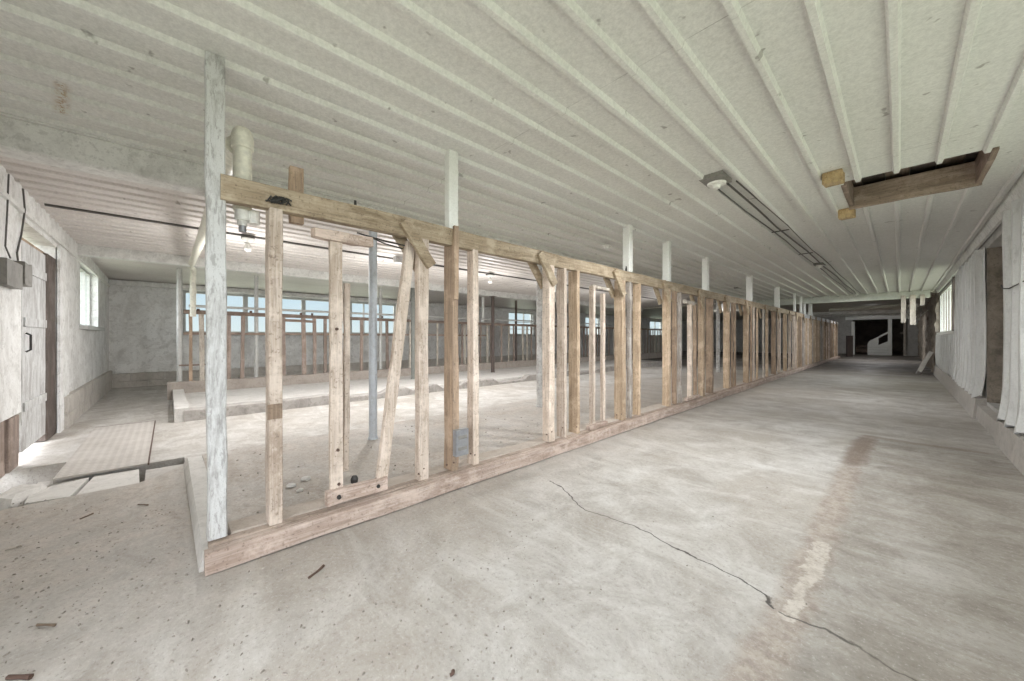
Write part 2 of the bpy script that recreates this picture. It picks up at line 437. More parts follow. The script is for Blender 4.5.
# ribbed ceiling over the aisle, with the hatch opening left out
HX0, HX1, HY0, HY1 = -.38, .52, 4.76, 5.72
def ribs(mb, x0, x1, y0, y1, pitch, phase, w, hgt, z):
    prof = []
    k0 = math.floor((x0 - phase) / pitch) - 1
    xs = [phase + pitch * k for k in range(k0, k0 + int((x1 - x0) / pitch) + 4)]
    pts = [(x0, 0)]
    for xc in xs:
        for dx, dz in ((-w, 0), (-w * .55, -hgt), (w * .55, -hgt), (w, 0)):
            if x0 + .001 < xc + dx < x1 - .001: pts.append((xc + dx, dz))
    pts.append((x1, 0))
    pts = [(a, z + b) for a, b in pts]
    poly = pts + [(x1, z + .04), (x0, z + .04)]
    mb.prism(poly, 'y', y0, y1)
c = MB()
PH, PT = -.0215, .25
YB = 17.6
ribs(c, -4.1, HX0, YE, YB, PT, PH, .026, .032, H)
ribs(c, HX0, HX1, YE, HY0, PT, PH, .026, .032, H)
ribs(c, HX0, HX1, HY1, YB, PT, PH, .026, .032, H)
ribs(c, HX1, XR + .5, YE, YB, PT, PH, .026, .032, H)
struct('ceiling', c, M['ceil'])
c = MB()
ribs(c, -9.1, -4.1, YE, YB, .24, 0, .045, .022, H)
c.prism([(-9.1, H), (-9.1, H + .04), (XB, H + .0), (XB, H - .09)], 'y', YE, YB)
struct('ceiling_rear', c, M['ceil_low'])
c = MB()
c.box(XB, XR + .5, YB, 44, H - .06, H)
struct('ceiling_far', c, M['ceil_far'])
r = MB(); 
for (x0, x1, y0, y1) in ((XB - .6, HX0 - .3, YE - .6, 44.5), (HX0 - .3, HX1 + .1, YE - .6, HY0 - .3), (HX0 - .3, HX1 + .1, HY1 + .3, 44.5), (HX1 + .1, XR + 1.2, YE - .6, 44.5)):
    r.box(x0, x1, y0, y1, 2.80, 2.95)
r.box(HX0 - .4, HX1 + .4, HY0 - .4, HY1 + .4, 3.12, 3.2)
r.box(HX0 - .4, HX0 - .3, HY0 - .4, HY1 + .4, 2.9, 3.15); r.box(HX1 + .1, HX1 + .4, HY0 - .4, HY1 + .4, 2.9, 3.15)
r.box(HX0 - .4, HX1 + .4, HY0 - .4, HY0 - .3, 2.9, 3.15); r.box(HX0 - .4, HX1 + .4, HY1 + .3, HY1 + .4, 2.9, 3.15)
struct('roof_light_block', r, M['wall_dark'])  # unseen slab over the ceilings, put in to keep sky light out

def wall(mb, axis, t0, t1, s0, s1, z0, z1, holes):
    """wall slab; axis 'x' = spans along x, thickness t along y; holes (a0,a1,b0,b1)"""
    ss = sorted({s0, s1, *[h[0] for h in holes], *[h[1] for h in holes]})
    zs = sorted({z0, z1, *[h[2] for h in holes], *[h[3] for h in holes]})
    for a, b in zip(ss, ss[1:]):
        run = None
        for lo, hi in zip(zs, zs[1:]):
            cx, cz = (a + b) / 2, (lo + hi) / 2
            solid = not any(h[0] < cx < h[1] and h[2] < cz < h[3] for h in holes)
            if solid: run = (run[0], hi) if run else (lo, hi)
            if (not solid or hi == zs[-1]) and run:
                if axis == 'x': mb.box(a, b, t0, t1, run[0], run[1])
                else: mb.box(t0, t1, a, b, run[0], run[1])
                run = None
# near end wall: door, window and an unseen doorway behind the camera, added to let daylight in
DX0, DX1 = -7.52, -5.95
WX0, WX1 = -11.35, -9.22
w = MB()
wall(w, 'x', YE - .25, YE, XB - .3, XR + .5, -.3, 2.82, [(DX0, DX1, -.3, 2.37), (WX0, WX1, 1.38, 2.50), (-1.5, .3, -.3, 2.3), (-5.95, -5.15, -.3, .46)])
w.box(-8.1, -7.52, YE - .01, YE + .03, -.05, 2.4)     # whitewashed pilaster beside the door
struct('wall_left', w, M['wall'])
# back wall with its strip of windows
BZ0, BZ1 = 1.30, 2.46
bwins = [(.28, 6.35), (12.2, 13.95), (18.6, 20.2), (27.0, 29.2)]
w = MB()
wall(w, 'y', XB - .25, XB, YE - .25, 44, -.3, 2.82, [(a, b, BZ0, BZ1) for a, b in bwins])
struct('wall_back', w, M['wall'])
# right wall
w = MB()
wall(w, 'y', XR, XR + .06, YE - .25, 17.9, -.3, 2.82, [(-.6, 5.6, .9, 2.5), (7.0, 8.62, .26, 2.48), (12.05, 18.0, 1.32, 2.56)])
w.box(XR + .5, XR + .6, 6.8, 8.8, -.3, 2.82); w.box(XR + .06, XR + .5, 6.8, 7.0, -.3, 2.82); w.box(XR + .06, XR + .5, 8.62, 8.8, -.3, 2.82); w.box(XR + .06, XR + .5, 7.0, 8.62, -.3, .26); w.box(XR + .06, XR + .5, 7.0, 8.62, 2.48, 2.82)
struct('wall_right', w, M['wall_dark'])
# rough stone stretch beyond the window
def rough_wall(mb, x, y0, y1, z0, z1, amp, ny, nz, th=.5, sx=1, seed=0):
    g = []
    for i in range(ny + 1):
        row = []
        for j in range(nz + 1):
            y = y0 + (y1 - y0) * i / ny; z = z0 + (z1 - z0) * j / nz
            n = noise.fractal(Vector((y * 1.9 + seed, z * 2.3, 0)), .8, 2.1, 5)
            row.append(mb.bm.verts.new((x + amp * n, y, z)))
        g.append(row)
    for i in range(ny):
        for j in range(nz):
            mb.face([g[i][j], g[i][j + 1], g[i + 1][j + 1], g[i + 1][j]])
    mb.box(x + th * .5, x + th, y0, y1, z0, z1)
    for (y, row) in ((y0, g[0]), (y1, g[-1])):
        e = [mb.bm.verts.new((x + th * .6, y, z0)), mb.bm.verts.new((x + th * .6, y, z1))]
        mb.face([*row, e[1], e[0]])
w = MB(); rough_wall(w, .80, 17.9, 34.3, -.1, 2.66, .09, 150, 26, .7)
struct('wall_stone', w, M['stone'])
w = MB(); w.box(XR + .3, XR + .6, 17.9, 44, -.3, 2.82); w.box(XB - .3, XR + .6, 43.5, 43.8, -.3, 2.82)
struct('wall_far_end', w, M['stone'])
# far partition: opening to the dark room
w = MB()
wall(w, 'x', YF, YF + .2, XB, XR + .5, -.1, 2.7, [(-2.25, .25, -.1, 2.42)])
struct('wall_far', w, M['wall_dark'])
# niche lining (rough)
w = MB()
for k in range(2):
    y = 8.62
gx = []
for i in range(11):
    row = []
    for j in range(21):
        x = XR + .02 + .46 * i / 10; z = .26 + 2.2 * j / 20
        row.append(w.bm.verts.new((x, 8.60 - .03 - .03 * noise.fractal(Vector((x * 6, z * 4, 3)), .8, 2, 4), z)))
    gx.append(row)
for i in range(10):
    for j in range(20): w.face([gx[i][j], gx[i + 1][j], gx[i + 1][j + 1], gx[i][j + 1]])
w.box(XR, XR + .48, 8.59, 8.62, .26, 2.48)
struct('wall_niche', w, M['stone'])

# concrete block base along end wall, back wall; kerb along right wall
def blocks(mb, axis, s0, s1, face, thick, z0, heights, L, gap=.008):
    z = z0
    for k, h in enumerate(heights):
        s = s0 - (L / 2 if k % 2 else 0)
        while s < s1:
            a, b = max(s, s0) + gap / 2, min(s + L, s1) - gap / 2
            if b - a > .02:
                t = thick + rnd.uniform(-.004, .004)
                if axis == 'x': mb.box(a, b, face - .02, face + t, z + gap / 2, z + h - gap / 2)
                else: mb.box(face - .02, face + t, a, b, z + gap / 2, z + h - gap / 2)
            s += L
        z += h
b = MB(); blocks(b, 'x', XB + .05, -7.75, YE, .06, ZL - .02, (.22, .24), .42)
struct('baseboard_left', b, M['block'])
b = MB(); blocks(b, 'y', YE + .06, 17, XB, .06, ZL - .02, (.17, .20), .62)
struct('baseboard_back', b, M['block'])
b = MB()
b.prism([(XR, -.02), (XR - .13, -.02), (XR - .11, .27), (XR, .285)], 'y', -1.0, 6.82)
b.prism([(XR, -.02), (XR - .10, -.02), (XR - .085, .20), (XR, .21)], 'y', 6.82, 8.62)
b.prism([(XR, -.02), (XR - .13, -.02), (XR - .10, .29), (XR, .305)], 'y', 8.62, 17.9)
struct('baseboard_right', b, M['conc'])

# beams
b = MB(); b.plank((-4.16, YE, 2.575), (-4.16, YB, 2.575), .20, .25, n=14, jit=.004)
b.box(-4.03, -4.055, YE, YB, 2.66, 2.695)
struct('trim_1', b, M['beam'])
b = MB(); b.plank((-9.1, YE, 2.61), (-9.1, YB, 2.61), .16, .18, n=14, jit=.004)
struct('trim_2', b, M['beam'])
b = MB()
x = -4.06
while x < .64:
    b.box(x + .006, min(x + .62, .66) - .006, YB - .02, YB + .22, 2.47, 2.655); b.box(x, min(x + .62, .66), YB - .01, YB + .2, 2.46, 2.70)
    x += .62
struct('trim_3', b, M['beam_block'])
b = MB(); b.plank((XB + .08, YE, 2.535), (XB + .08, YB, 2.535), .14, .12, n=12)
b.box(XB, -4.2, YE, YE + .03, 2.42, 2.46); struct('trim_4', b, M['beam'])
b = MB(); b.plank((-4.0, 27.5, 2.555), (.6, 27.5, 2.555), .16, .17, n=8); b.plank((-4, 31.0, 2.56), (.6, 31.0, 2.56), .16, .16, n=8)
struct('trim_5', b, M['beam'])
b = MB(); b.box(-2.6, .45, YF - .1, YF, 2.37, 2.60); struct('trim_6', b, M['white_post'])
b = MB(); b.prism([(XR - .02, H - .12), (XR - .02, H), (XR - .09, H), (XR - .05, H - .12)], 'y', YE, YB); struct('trim_7', b, M['beam'])

# ------------------------------------------------------------------ door and windows
def empty_struct(name, loc):
    o = bpy.data.objects.new(name, None); C.objects.link(o); o.location = loc; o['kind'] = 'structure'; return o
d = empty_struct('door_1', (-6.75, YE - .1, 0))
m = MB(); m.plank((-6.42, YE - .02, .06), (-6.42, YE - .02, 2.16), .95, .045, up=(0, 1, 0), n=8, jit=.002)
for z in (.5, 1.35, 1.9): m.plank((-6.86, YE + .01, z), (-5.98, YE + .01, z), .016, .09, n=3, jit=.001)
leaf = m.build('door_leaf', M['white_wood'], d)
m = MB(); m.tube([(-6.05, YE + .01, 1.05), (-6.05, YE + .04, 1.07), (-6.05, YE + .04, 1.22), (-6.05, YE + .01, 1.24)], .009, 8)
h = m.build('handle', M['black'], leaf); h['label'] = 'black iron pull handle'
m = MB(); m.plank((-7.22, YE - .10, -.04), (-7.22, YE - .10, 2.20), .46, .20, up=(0, 1, 0), n=8); jb = m.build('door_jamb', M['wood_dark'], d); jb['label'] = 'dark brown worn door jamb'
m = MB(); m.plank((DX0, YE - .13, 2.19), (DX1, YE - .13, 2.19), .2, .06, n=4); m.build('header', M['wood_brown_z'], d)
m = MB(); m.box(DX0 + .02, DX1 - .02, YE - .19, YE - .185, 2.22, 2.36); m.build('pane', M['glass'], d)
m = MB(); m.plank((DX0, YE - .19, 2.29), (DX1, YE - .19, 2.29), .03, .03, n=3); m.build('glazing_bar', M['white_post'], d)

def window(name, axis, t, s0, s1, z0, z1, nm, horiz, fr=.05, sill=True, mat='window_wood', depth_=.08, inner=1):
    """frame in an opening; t = plane of the frame; nm = positions of mullions"""
    loc = ((s0 + s1) / 2, t, z0) if axis == 'x' else (t, (s0 + s1) / 2, z0)
    o = empty_struct(name, loc)
    def bx(mb, a0, a1, b0, b1, dd=depth_):
        if axis == 'x': mb.box(a0, a1, t - dd / 2, t + dd / 2, b0, b1)
        else: mb.box(t - dd / 2, t + dd / 2, a0, a1, b0, b1)
    m = MB(); bx(m, s0, s0 + fr, z0, z1); bx(m, s1 - fr, s1, z0, z1); bx(m, s0 + fr, s1 - fr, z1 - fr, z1); bx(m, s0 + fr, s1 - fr, z0, z0 + fr)
    m.build('window_frame', M[mat], o)
    for p, wd in nm:
        m = MB(); bx(m, p - wd / 2, p + wd / 2, z0 + fr, z1 - fr, depth_ * .8); m.build('mullion', M[mat], o)
    for z in horiz:
        m = MB(); bx(m, s0 + fr, s1 - fr, z - .014, z + .014, depth_ * .5); m.build('glazing_bar', M[mat], o)
    m = MB(); bx(m, s0 + fr, s1 - fr, z0 + fr, z1 - fr, .006); m.build('pane', M['glass'], o)
    if sill:
        m = MB()
        if axis == 'x': m.box(s0 - .06, s1 + .06, t, t + inner * .24, z0 - .05, z0 + .012)
        else: m.box(t if inner > 0 else t - .09, t + .24 if inner > 0 else t, s0 - .06, s1 + .06, z0 - .05, z0 + .012)
        m.build('window_sill', M[mat], o)
    return o
window('window_1', 'x', YE - .15, WX0, WX1, 1.38, 2.50, [(WX0 + .55, .035), (WX0 + 1.1, .035), (WX0 + 1.6, .035)], [], fr=.05)
window('window_2', 'y', XB - .13, .28, 6.35, BZ0, BZ1, [(1.66, .12), (3.2, .12), (4.66, .14), (5.5, .04), (5.15, .04)], [], fr=.06)
window('window_3', 'y', XB - .13, 12.2, 13.95, BZ0, BZ1, [(12.78, .05), (13.36, .05)], [1.6, 1.95], fr=.06)
window('window_4', 'y', XB - .13, 18.6, 20.2, BZ0, BZ1, [(19.4, .06)], [1.9], fr=.06)
window('window_5', 'y', XB - .13, 27.0, 29.2, BZ0, BZ1, [(28.1, .08)], [1.9], fr=.06)
w6 = window('window_6', 'y', XR + .03, 12.05, 17.9, 1.32, 2.56, [(13.9, .04), (14.7, .04), (15.5, .04), (16.3, .04), (17.1, .04)], [], fr=.05, inner=-1, depth_=.025, mat='white_post')
m = MB(); m.plank((XR - .01, 12.98, 1.33), (XR - .01, 12.98, 2.56), .12, .07, up=(1, 0, 0)); p = m.build('post', M['wood_dark'], w6); p['label'] = 'dark brown post in the window'
window('added_window', 'y', XR + .03, -.6, 5.6, .9, 2.5, [(1.5, .06), (3.5, .06)], [], fr=.06, sill=False)  # unseen window, put in so daylight reaches the near aisle and frame

# ------------------------------------------------------------------ front stanchion frame
XFt = -2.46
sf = thing('stanchion_frame', 'long raw timber stanchion frame of bare uprights and top rail beside the aisle', 'stall frame', (-2.5, .16, 0))
END = 28.4
m = MB(); m.plank((-2.405, .132, .060), (-2.405, END, .060), .07, .105, n=60, jit=.004)
m.build('kerb_timber', M['wood_pink'], sf)
m = MB(); m.plank((-2.475, .15, .082), (-2.475, END, .082), .065, .075, n=80, jit=.006); m.build('sole_plate', M['wood_dirty'], sf)
m = MB(); m.plank((-2.585, .25, .055), (-2.585, END, .055), .17, .13, n=60, jit=.008); m.build('base', M['mud'], sf)
m = MB()
m.plank((-2.495, .20, 2.003), (-2.495, 17.3, 2.0), .065, .135, n=40, jit=.005)
rail = m.build('top_rail', M['wood_y'], sf)
m = MB(); m.plank((-2.495, 17.3, 2.0), (-2.495, END, 2.0), .065, .135, n=20, jit=.005); rl2 = m.build('top_rail', M['white_wood'], sf); rl2['label'] = 'white painted far end of the top rail'

def upright(uL, uR, w, z0=.12, z1=1.94, xf=XFt, mat='wood_z', dmin=.035, dmax=.16, name='upright', parent=None):
    y1 = yU(uR, xf); y0 = y1 - w
    t = (uL - 512) / F
    X = y0 * (C_ * t - S_) / (C_ + S_ * t)
    dx = min(dmax, max(dmin, xf - X))
    mm = MB()
    tl = rnd.uniform(-.012, .012)
    mm.plank((xf - dx / 2, (y0 + y1) / 2 + tl * .3, z0), (xf - dx / 2, (y0 + y1) / 2 - tl * .3, z1), w, dx, up=(1, 0, 0), n=7, jit=.003)
    return mm.build(name, M[mat], parent or sf), (y0 + y1) / 2, dx
def gusset(y, seed=0, parent=None):
    """diagonal knee board across rail and upright"""
    mm = MB()
    x = XFt + .018
    mm.plank((x, y - .155, 2.035), (x, y + .07, 1.74), .032, .085, up=(0, 1, 1), n=4, jit=.003)
    mm.build('knee_brace', M['wood_y'], sf)
    mm = MB()
    mm.plank((-2.585, y - .155, 2.0), (-2.585, y + .05, 1.73), .032, .085, up=(0, 1, 1), n=3, jit=.003)
    mm.build('knee_brace', M['wood_y'], sf)

upright(265, 283, .070)                                       # B
yB = (yU(267, XFt) + yU(282.5, XFt)) / 2
m = MB(); m.box(XFt - .002, XFt + .004, yB - .036, yB + .036, zV(419, XFt, yB), zV(404, XFt, yB)); o = m.build('patch', M['wood_brown_z'], sf); o['label'] = 'brown bare patch on the pale upright'
upright(329, 343, .075, z0=.17, z1=1.86)                      # C
for u, v in ((338, 450), (339, 484), (337, 329)):
    m = MB(); yy = yU(u, XFt + .004); zz = zV(v, XFt, yy); m.tube([(XFt - .004, yy, zz), (XFt + .010, yy, zz)], [.011, .009], 8); m.build('bolt', M['rust'], sf)
upright(345, 350, .035, z0=.30, z1=1.56, xf=-2.54)            # C2
upright(414.5, 429, .085)                                     # E
gusset(yU(422, XFt))
upright(444, 459, .06, z1=1.95, mat='wood_brown_z', xf=XFt)   # F
m = MB(); yf = yU(456, -2.44); m.plank((-2.445, yf, 1.5), (-2.445, yf, 2.09), .045, .03, up=(1, 0, 0)); m.build('cleat', M['wood_brown_z'], sf)
upright(467, 479, .06)                                        # G
upright(542, 555, .09); gusset(yU(549, XFt))                  # H
upright(556.5, 567, .045); upright(568.5, 580, .05, mat='wood_warm_z')           # I J
upright(589, 595.5, .04, z0=.16, z1=1.80); upright(600, 605.5, .045, z0=.16, z1=1.74, xf=-2.52)
upright(614, 626, .09, mat='wood_warm_z'); gusset(yU(620, XFt))
upright(626.5, 632, .05, mat='wood_grey_z'); upright(632.5, 641, .05, mat='wood_warm_z')
upright(662, 671, .09, mat='wood_warm_z'); gusset(yU(667, XFt))
upright(671.5, 677, .05, mat='wood_brown_z'); upright(677, 682, .05, mat='wood_grey_z')
upright(687, 692.5, .045, z0=.16, z1=1.78); upright(693, 697, .05, z0=.16, z1=1.78, mat='wood_brown_z')
upright(697.5, 705, .09, mat='wood_warm_z'); gusset(yU(701, XFt))
upright(705.5, 713.5, .06, mat='wood_brown_z')
upright(723, 730, .09, mat='wood_warm_z'); gusset(yU(727, XFt))
upright(731, 733.3, .05, mat='wood_brown_z'); upright(733.8, 736, .05, mat='wood_brown_z')
upright(742.8, 749, .09, mat='wood_warm_z'); gusset(yU(747, XFt))
for a, b_, mt in ((750, 752.3, 'wood_brown_z'), (753.3, 755, 'wood_z'), (756, 758.3, 'wood_warm_z'), (762.3, 764.4, 'wood_pale_z'), (765.3, 768.3, 'wood_warm_z'), (771, 776, 'wood_brown_z'),
                  (777, 780.8, 'wood_z'), (782.8, 787, 'wood_warm_z'), (788, 791, 'wood_z'), (792, 795, 'wood_z')):
    upright(a, b_, .06, mat=mt)
for u in (766, 778, 790): gusset(yU(u, XFt))
y = yU(796.5, XFt); k = 0
nup = 0
while y < END - .1:
    mm = MB(); dx = rnd.choice((.09, .11, .14)); ww = rnd.choice((.045, .05, .09))
    mm.plank((XFt - dx / 2, y, .12), (XFt - dx / 2, y + rnd.uniform(-.02, .02), 1.94), ww, dx, up=(1, 0, 0), n=4, jit=.003)
    mm.build('upright', M[rnd.choice(('wood_warm_z', 'wood_brown_z', 'wood_grey_z', 'wood_z', 'wood_warm_z'))], sf); nup += 1
    if k % 4 == 0: gusset(y)
    k += 1; y += rnd.uniform(.28, .44)
for u in (419, 424, 447, 454, 471, 475, 547, 552, 563, 577, 617, 622):
    yy = yU(u, XFt + .004); zz = .17 + .07 * rnd.random()
    m = MB(); m.tube([(XFt - .006, yy, zz), (XFt + .006, yy, zz)], [.007, .006], 6); m.build('nail', M['rust'], sf)
# leaning board, loose stanchion pieces and little boards
yd0, yd1 = yU(381.5, -2.47), yU(412, -2.50)
m = MB(); m.plank((-2.475, yd0, .20), (-2.53, yd1, 1.91), .075, .045, up=(1, 0, 0), n=8, jit=.003); o = m.build('slanting_board', M['wood_z'], sf)
m = MB(); m.plank((-2.44, yU(313, -2.44), zV(233, -2.44, yU(313, -2.44))), (-2.50, yU(371, -2.5), zV(243, -2.5, yU(371, -2.5))), .06, .06, n=6, jit=.006); m.build('head_bar', M['wood_pink'], sf)
m = MB(); m.plank((-2.45, yU(326, -2.45), .19), (-2.45, yU(386, -2.45), .19), .05, .085, n=5, jit=.004); fb = m.build('foot_bar', M['wood_pink'], sf)
for u in (339, 378):
    m = MB(); yy = yU(u, -2.424); m.tube([(-2.428, yy, .19), (-2.412, yy, .19)], [.014, .012], 8); m.build('bolt', M['black'], fb)
m = MB(); yy = yU(353, -2.5); m.lathe((-2.53, yy + .02, .21), [(.0, 0), (.022, .005), (.026, .03), (.016, .05), (0, .055)], 8); m.build('iron_clip', M['black'], sf)
m = MB(); m.plank((-2.46, yU(588, -2.46), .155), (-2.46, yU(606, -2.46), .155), .05, .05, n=3); m.build('foot_bar', M['wood_pink'], sf)
m = MB(); m.plank((-2.49, yU(594, -2.46), 1.80), (-2.50, yU(611, -2.46), 1.79), .035, .035, n=3); m.build('head_bar', M['wood_pale_z'], sf)
m = MB(); m.plank((-2.49, yU(686, -2.46), 1.80), (-2.50, yU(697, -2.46), 1.79), .05, .06, n=3); m.build('head_bar', M['wood_pale_z'], sf)
m = MB(); m.plank((-2.46, yU(686, -2.46), .155), (-2.46, yU(698, -2.46), .155), .05, .05, n=3); m.build('foot_bar', M['wood_pink'], sf)
m = MB(); yy = yU(297, -2.53); m.plank((-2.555, yy, 1.9), (-2.555, yy, zV(168, -2.55, yy)), .075, .045, up=(1, 0, 0), n=3); m.build('stub', M['wood_brown_z'], sf)
# twine and iron on the rail
m = MB(); yk = yU(276, -2.46)
for k in range(9):
    a = rnd.uniform(0, 6.28); pts = []
    for i in range(7):
        pts.append((XFt + .012 + rnd.uniform(0, .014), yk + .035 * math.cos(a + i) + .01 * i - .02, 1.985 + .022 * math.sin(a * 1.3 + i * 1.4)))
    m.tube(pts, .004, 5)
kn = m.build('twine_knot', M['black'], sf); kn['label'] = 'black knotted twine on the rail'
m = MB()
m.tube([(-2.50, yU(372, -2.5), 1.885), (-2.50, yU(385, -2.5), 1.86), (-2.49, yU(402, -2.5), 1.845)], .005, 6)
m.tube([(-2.50, yU(357, -2.5), 1.90), (-2.50, yU(385, -2.5), 1.88), (-2.49, yU(404, -2.5), 1.87)], .005, 6); m.build('iron_rod', M['black'], sf)
for u in (357, 628, 670):
    yy = yU(u, -2.46)
    m = MB(); m.tube([(-2.49, yy, 2.06), (-2.49, yy, 2.11)], .009, 6)
    if u > 600: m.tube([(-2.48, yy, 2.02), (-2.47, yy - .03, 2.13)], .008, 6)
    m.build('spike', M['black'], sf)

# outlet box on the brown upright
ob = thing('outlet_box', 'grey steel outlet box screwed low on the brown upright', 'outlet', (XFt + .02, yU(461, XFt), .30))
y0, y1 = yU(455, XFt + .03), yU(467.5, XFt + .03)
m = MB(); m.box(XFt, XFt + .045, y0, y1, .245, .455); m.build('box', M['outlet'], ob)
m = MB(); m.box(XFt + .045, XFt + .05, y0 + .006, y1 - .006, .252, .448); cv = m.build('cover', M['outlet'], ob)
for z in (.305, .395):
    m = MB(); m.box(XFt + .05, XFt + .053, y0 + .018, y1 - .018, z - .014, z + .014); m.build('socket', M['box'], cv)

# near full-height post and the short white posts between rail and ceiling
ps = MB(); yp0, yp1 = yU(209, -2.48) , yU(226, -2.475)
ps.plank((-2.520, yp1 - .034, .13), (-2.520, yp1 - .044, H - .004), .082, .088, up=(1, 0, 0), n=12, jit=.003)
tag(ps.build('support_post', M['white_wood'], origin=(-2.515, yp1 - .042, 0)), 'whitewashed flaking post from floor to ceiling at the near end of the frame', 'post')
shorts = [(444.5, 458.5, 'broad white post stub above the brown upright, nearest the camera'),
          (622.5, 633, 'second white post stub from the near end of the rail'),
          (662.3, 671.3, 'third white post stub from the near end of the rail'),
          (701.8, 709.3, 'fourth white post stub from the near end of the rail'),
          (745.3, 752.7, 'fifth white post stub, small, on the rail left of the block beam'),
          (774, 779.8, 'sixth white post stub along the rail, last before the block beam'),
          (793.2, 796, 'first of the tiny white post stubs beyond the block beam'),
          (799.5, 802.3, 'second of the tiny white post stubs beyond the block beam'),
          (803.5, 806, 'third of the tiny white post stubs beyond the block beam'),
          (808.3, 812.5, 'fourth and widest of the tiny white post stubs beyond the block beam')]
for k, (a, b_, lab) in enumerate(shorts):
    y1 = yU(b_, -2.46); w_ = .09
    y0 = y1 - w_
    t = (a - 512) / F; X = y0 * (C_ * t - S_) / (C_ + S_ * t)
    dx = min(.12, max(.05, -2.46 - X))
    ztop = H - .001 if y1 < YB else H - .061
    m = MB(); m.plank((-2.46 - dx / 2, (y0 + y1) / 2, 2.071), (-2.46 - dx / 2, (y0 + y1) / 2, ztop), w_, dx, up=(1, 0, 0), n=4, jit=.001)
    tag(m.build('post_stub', M['white_post'], origin=(-2.46 - dx / 2, (y0 + y1) / 2, 2.07)), lab, 'post', 'white post stubs on the rail')

# concrete end kerb of the feed platform
m = MB(); m.loft([[(-2.445, .112, 0), (-2.445, .235, 0), (-2.445, .235, .10), (-2.445, .13, .10)], [(-4.62, .10, 0), (-4.62, .235, 0), (-4.62, .235, .055), (-4.62, .13, .06)]])
tag(m.build('end_kerb', M['conc_pale'], origin=(-3.5, .18, 0)), 'pale concrete kerb closing the near end of the feed platform', 'kerb')

# ------------------------------------------------------------------ columns
def column(name, x, y, z0, z1, r, mat, lab, flange=True, group=None):
    t = thing(name, lab, 'column', (x, y, z0), group)
    m = MB(); m.tube([(x, y, z0), (x, y, z1)], r, 18); m.build('shaft', M[mat], t, True)
    if flange:
        m = MB(); m.box(x - r * 1.6, x + r * 1.6, y - r * 1.6, y + r * 1.6, z1, z1 + .012); m.build('cap_plate', M[mat], t)
    m = MB(); m.lathe((x, y, z0), [(r * 1.25, 0), (r * 1.2, .015), (r * 1.02, .03)], 18); m.build('base_collar', M[mat], t, True)
    return t
column('pipe_column', -4.1, 1.69, .045, 2.438, .045, 'galv', 'blue-grey galvanised pipe column behind the slanting board', group='columns under the near beam')
column('pipe_column', -4.1, yU(539.5, -4.1), .045, 2.438, .05, 'pipe_flaky', 'flaking black and white pipe column just left of the first thick raw post', group='columns under the near beam')
column('pipe_column', -4.1, yU(718, -4.1), .045, 2.438, .055, 'pipe_flaky', 'flaking pipe column in the gap right of the fourth white stub', group='columns under the near beam')
column('pipe_column', -9.05, 4.83, .06, 2.506, .055, 'pipe_green', 'dark grey-green pipe column rising from the manger, seen beside the slanting board', group='columns under the rear beam')
column('pipe_column', -9.05, 7.66, .06, 2.506, .055, 'pipe_dark', 'dark brown pipe column in the open middle of the rear stalls', group='columns under the rear beam')

# ------------------------------------------------------------------ rear manger and stanchions
XS = -10.05
mg = thing('manger', 'low concrete feed manger in front of the rear stanchions', 'manger', (-8.6, .1, ZL))
m = MB(); m.box(XS + .12, -7.45, .15, 17, ZL - .05, .06); m.build('bed', M['conc_pale'], mg)
def chunky(mb, x, w, y0, y1, z0, z1, n, jit, gaps=()):
    loops = []; L = []
    for i in range(n + 1):
        y = y0 + (y1 - y0) * i / n
        zt = z1 + rnd.uniform(-jit, jit * .4)
        for ga, gb, drop in gaps:
            if ga < y < gb: zt = z0 + (z1 - z0) * drop
        j = rnd.uniform(-.012, .012)
        L.append([(x - w / 2, y, z0), (x + w / 2 + j, y, z0), (x + w / 2 + j, y, zt - .015), (x + w / 2 - .02, y, zt), (x - w / 2 + .02, y, zt), (x - w / 2, y, zt - .015)])
    mb.loft(L)
m = MB(); chunky(m, -7.33, .20, .16, 17, ZL - .02, .13, 90, .015, [(2.25, 3.3, .62), (3.75, 4.1, .5), (4.5, 5.1, .35), (6.2, 7.4, .4), (8.0, 8.6, .3), (9.4, 11.0, .55)]); m.build('front_kerb', M['conc_dirty'], mg)
m = MB(); m.box(XS + .12, -7.24, .06, .22, ZL - .02, .15); m.build('end_wall', M['conc_pale'], mg)
m = MB(); chunky(m, XS, .24, -.02, 25, ZL - .02, .29, 80, .012); m.build('sill_wall', M['conc_dusty'], mg)

bf = thing('stanchion_frame', 'dusty brown rear stanchion frame standing on the concrete sill before the back windows', 'stall frame', (XS, .1, .29))
m = MB(); m.plank((XS, .22, 1.72), (XS, 8.2, 1.66), .05, .085, n=20, jit=.004); m.build('top_rail', M['wood_brown_y'], bf)
m = MB(); m.plank((XS, 8.2, 1.66), (XS, 25, 1.64), .05, .085, n=20, jit=.004); m.build('top_rail', M['wood_brown_y'], bf)
m = MB(); m.plank((XS - .02, .22, 1.275), (XS - .02, 8.2, 1.255), .04, .05, n=20, jit=.003); m.build('middle_rail', M['wood_brown_y'], bf)
m = MB(); m.plank((XS, .15, .62), (XS, .85, .62), .03, .03, n=3); m.build('low_rail', M['wood_brown_y'], bf)
m = MB(); m.plank((XS + .03, yU(284, XS), 1.60), (XS + .03, yU(315, XS), 1.58), .04, .06, n=3); m.build('head_bar', M['wood_brown_y'], bf)
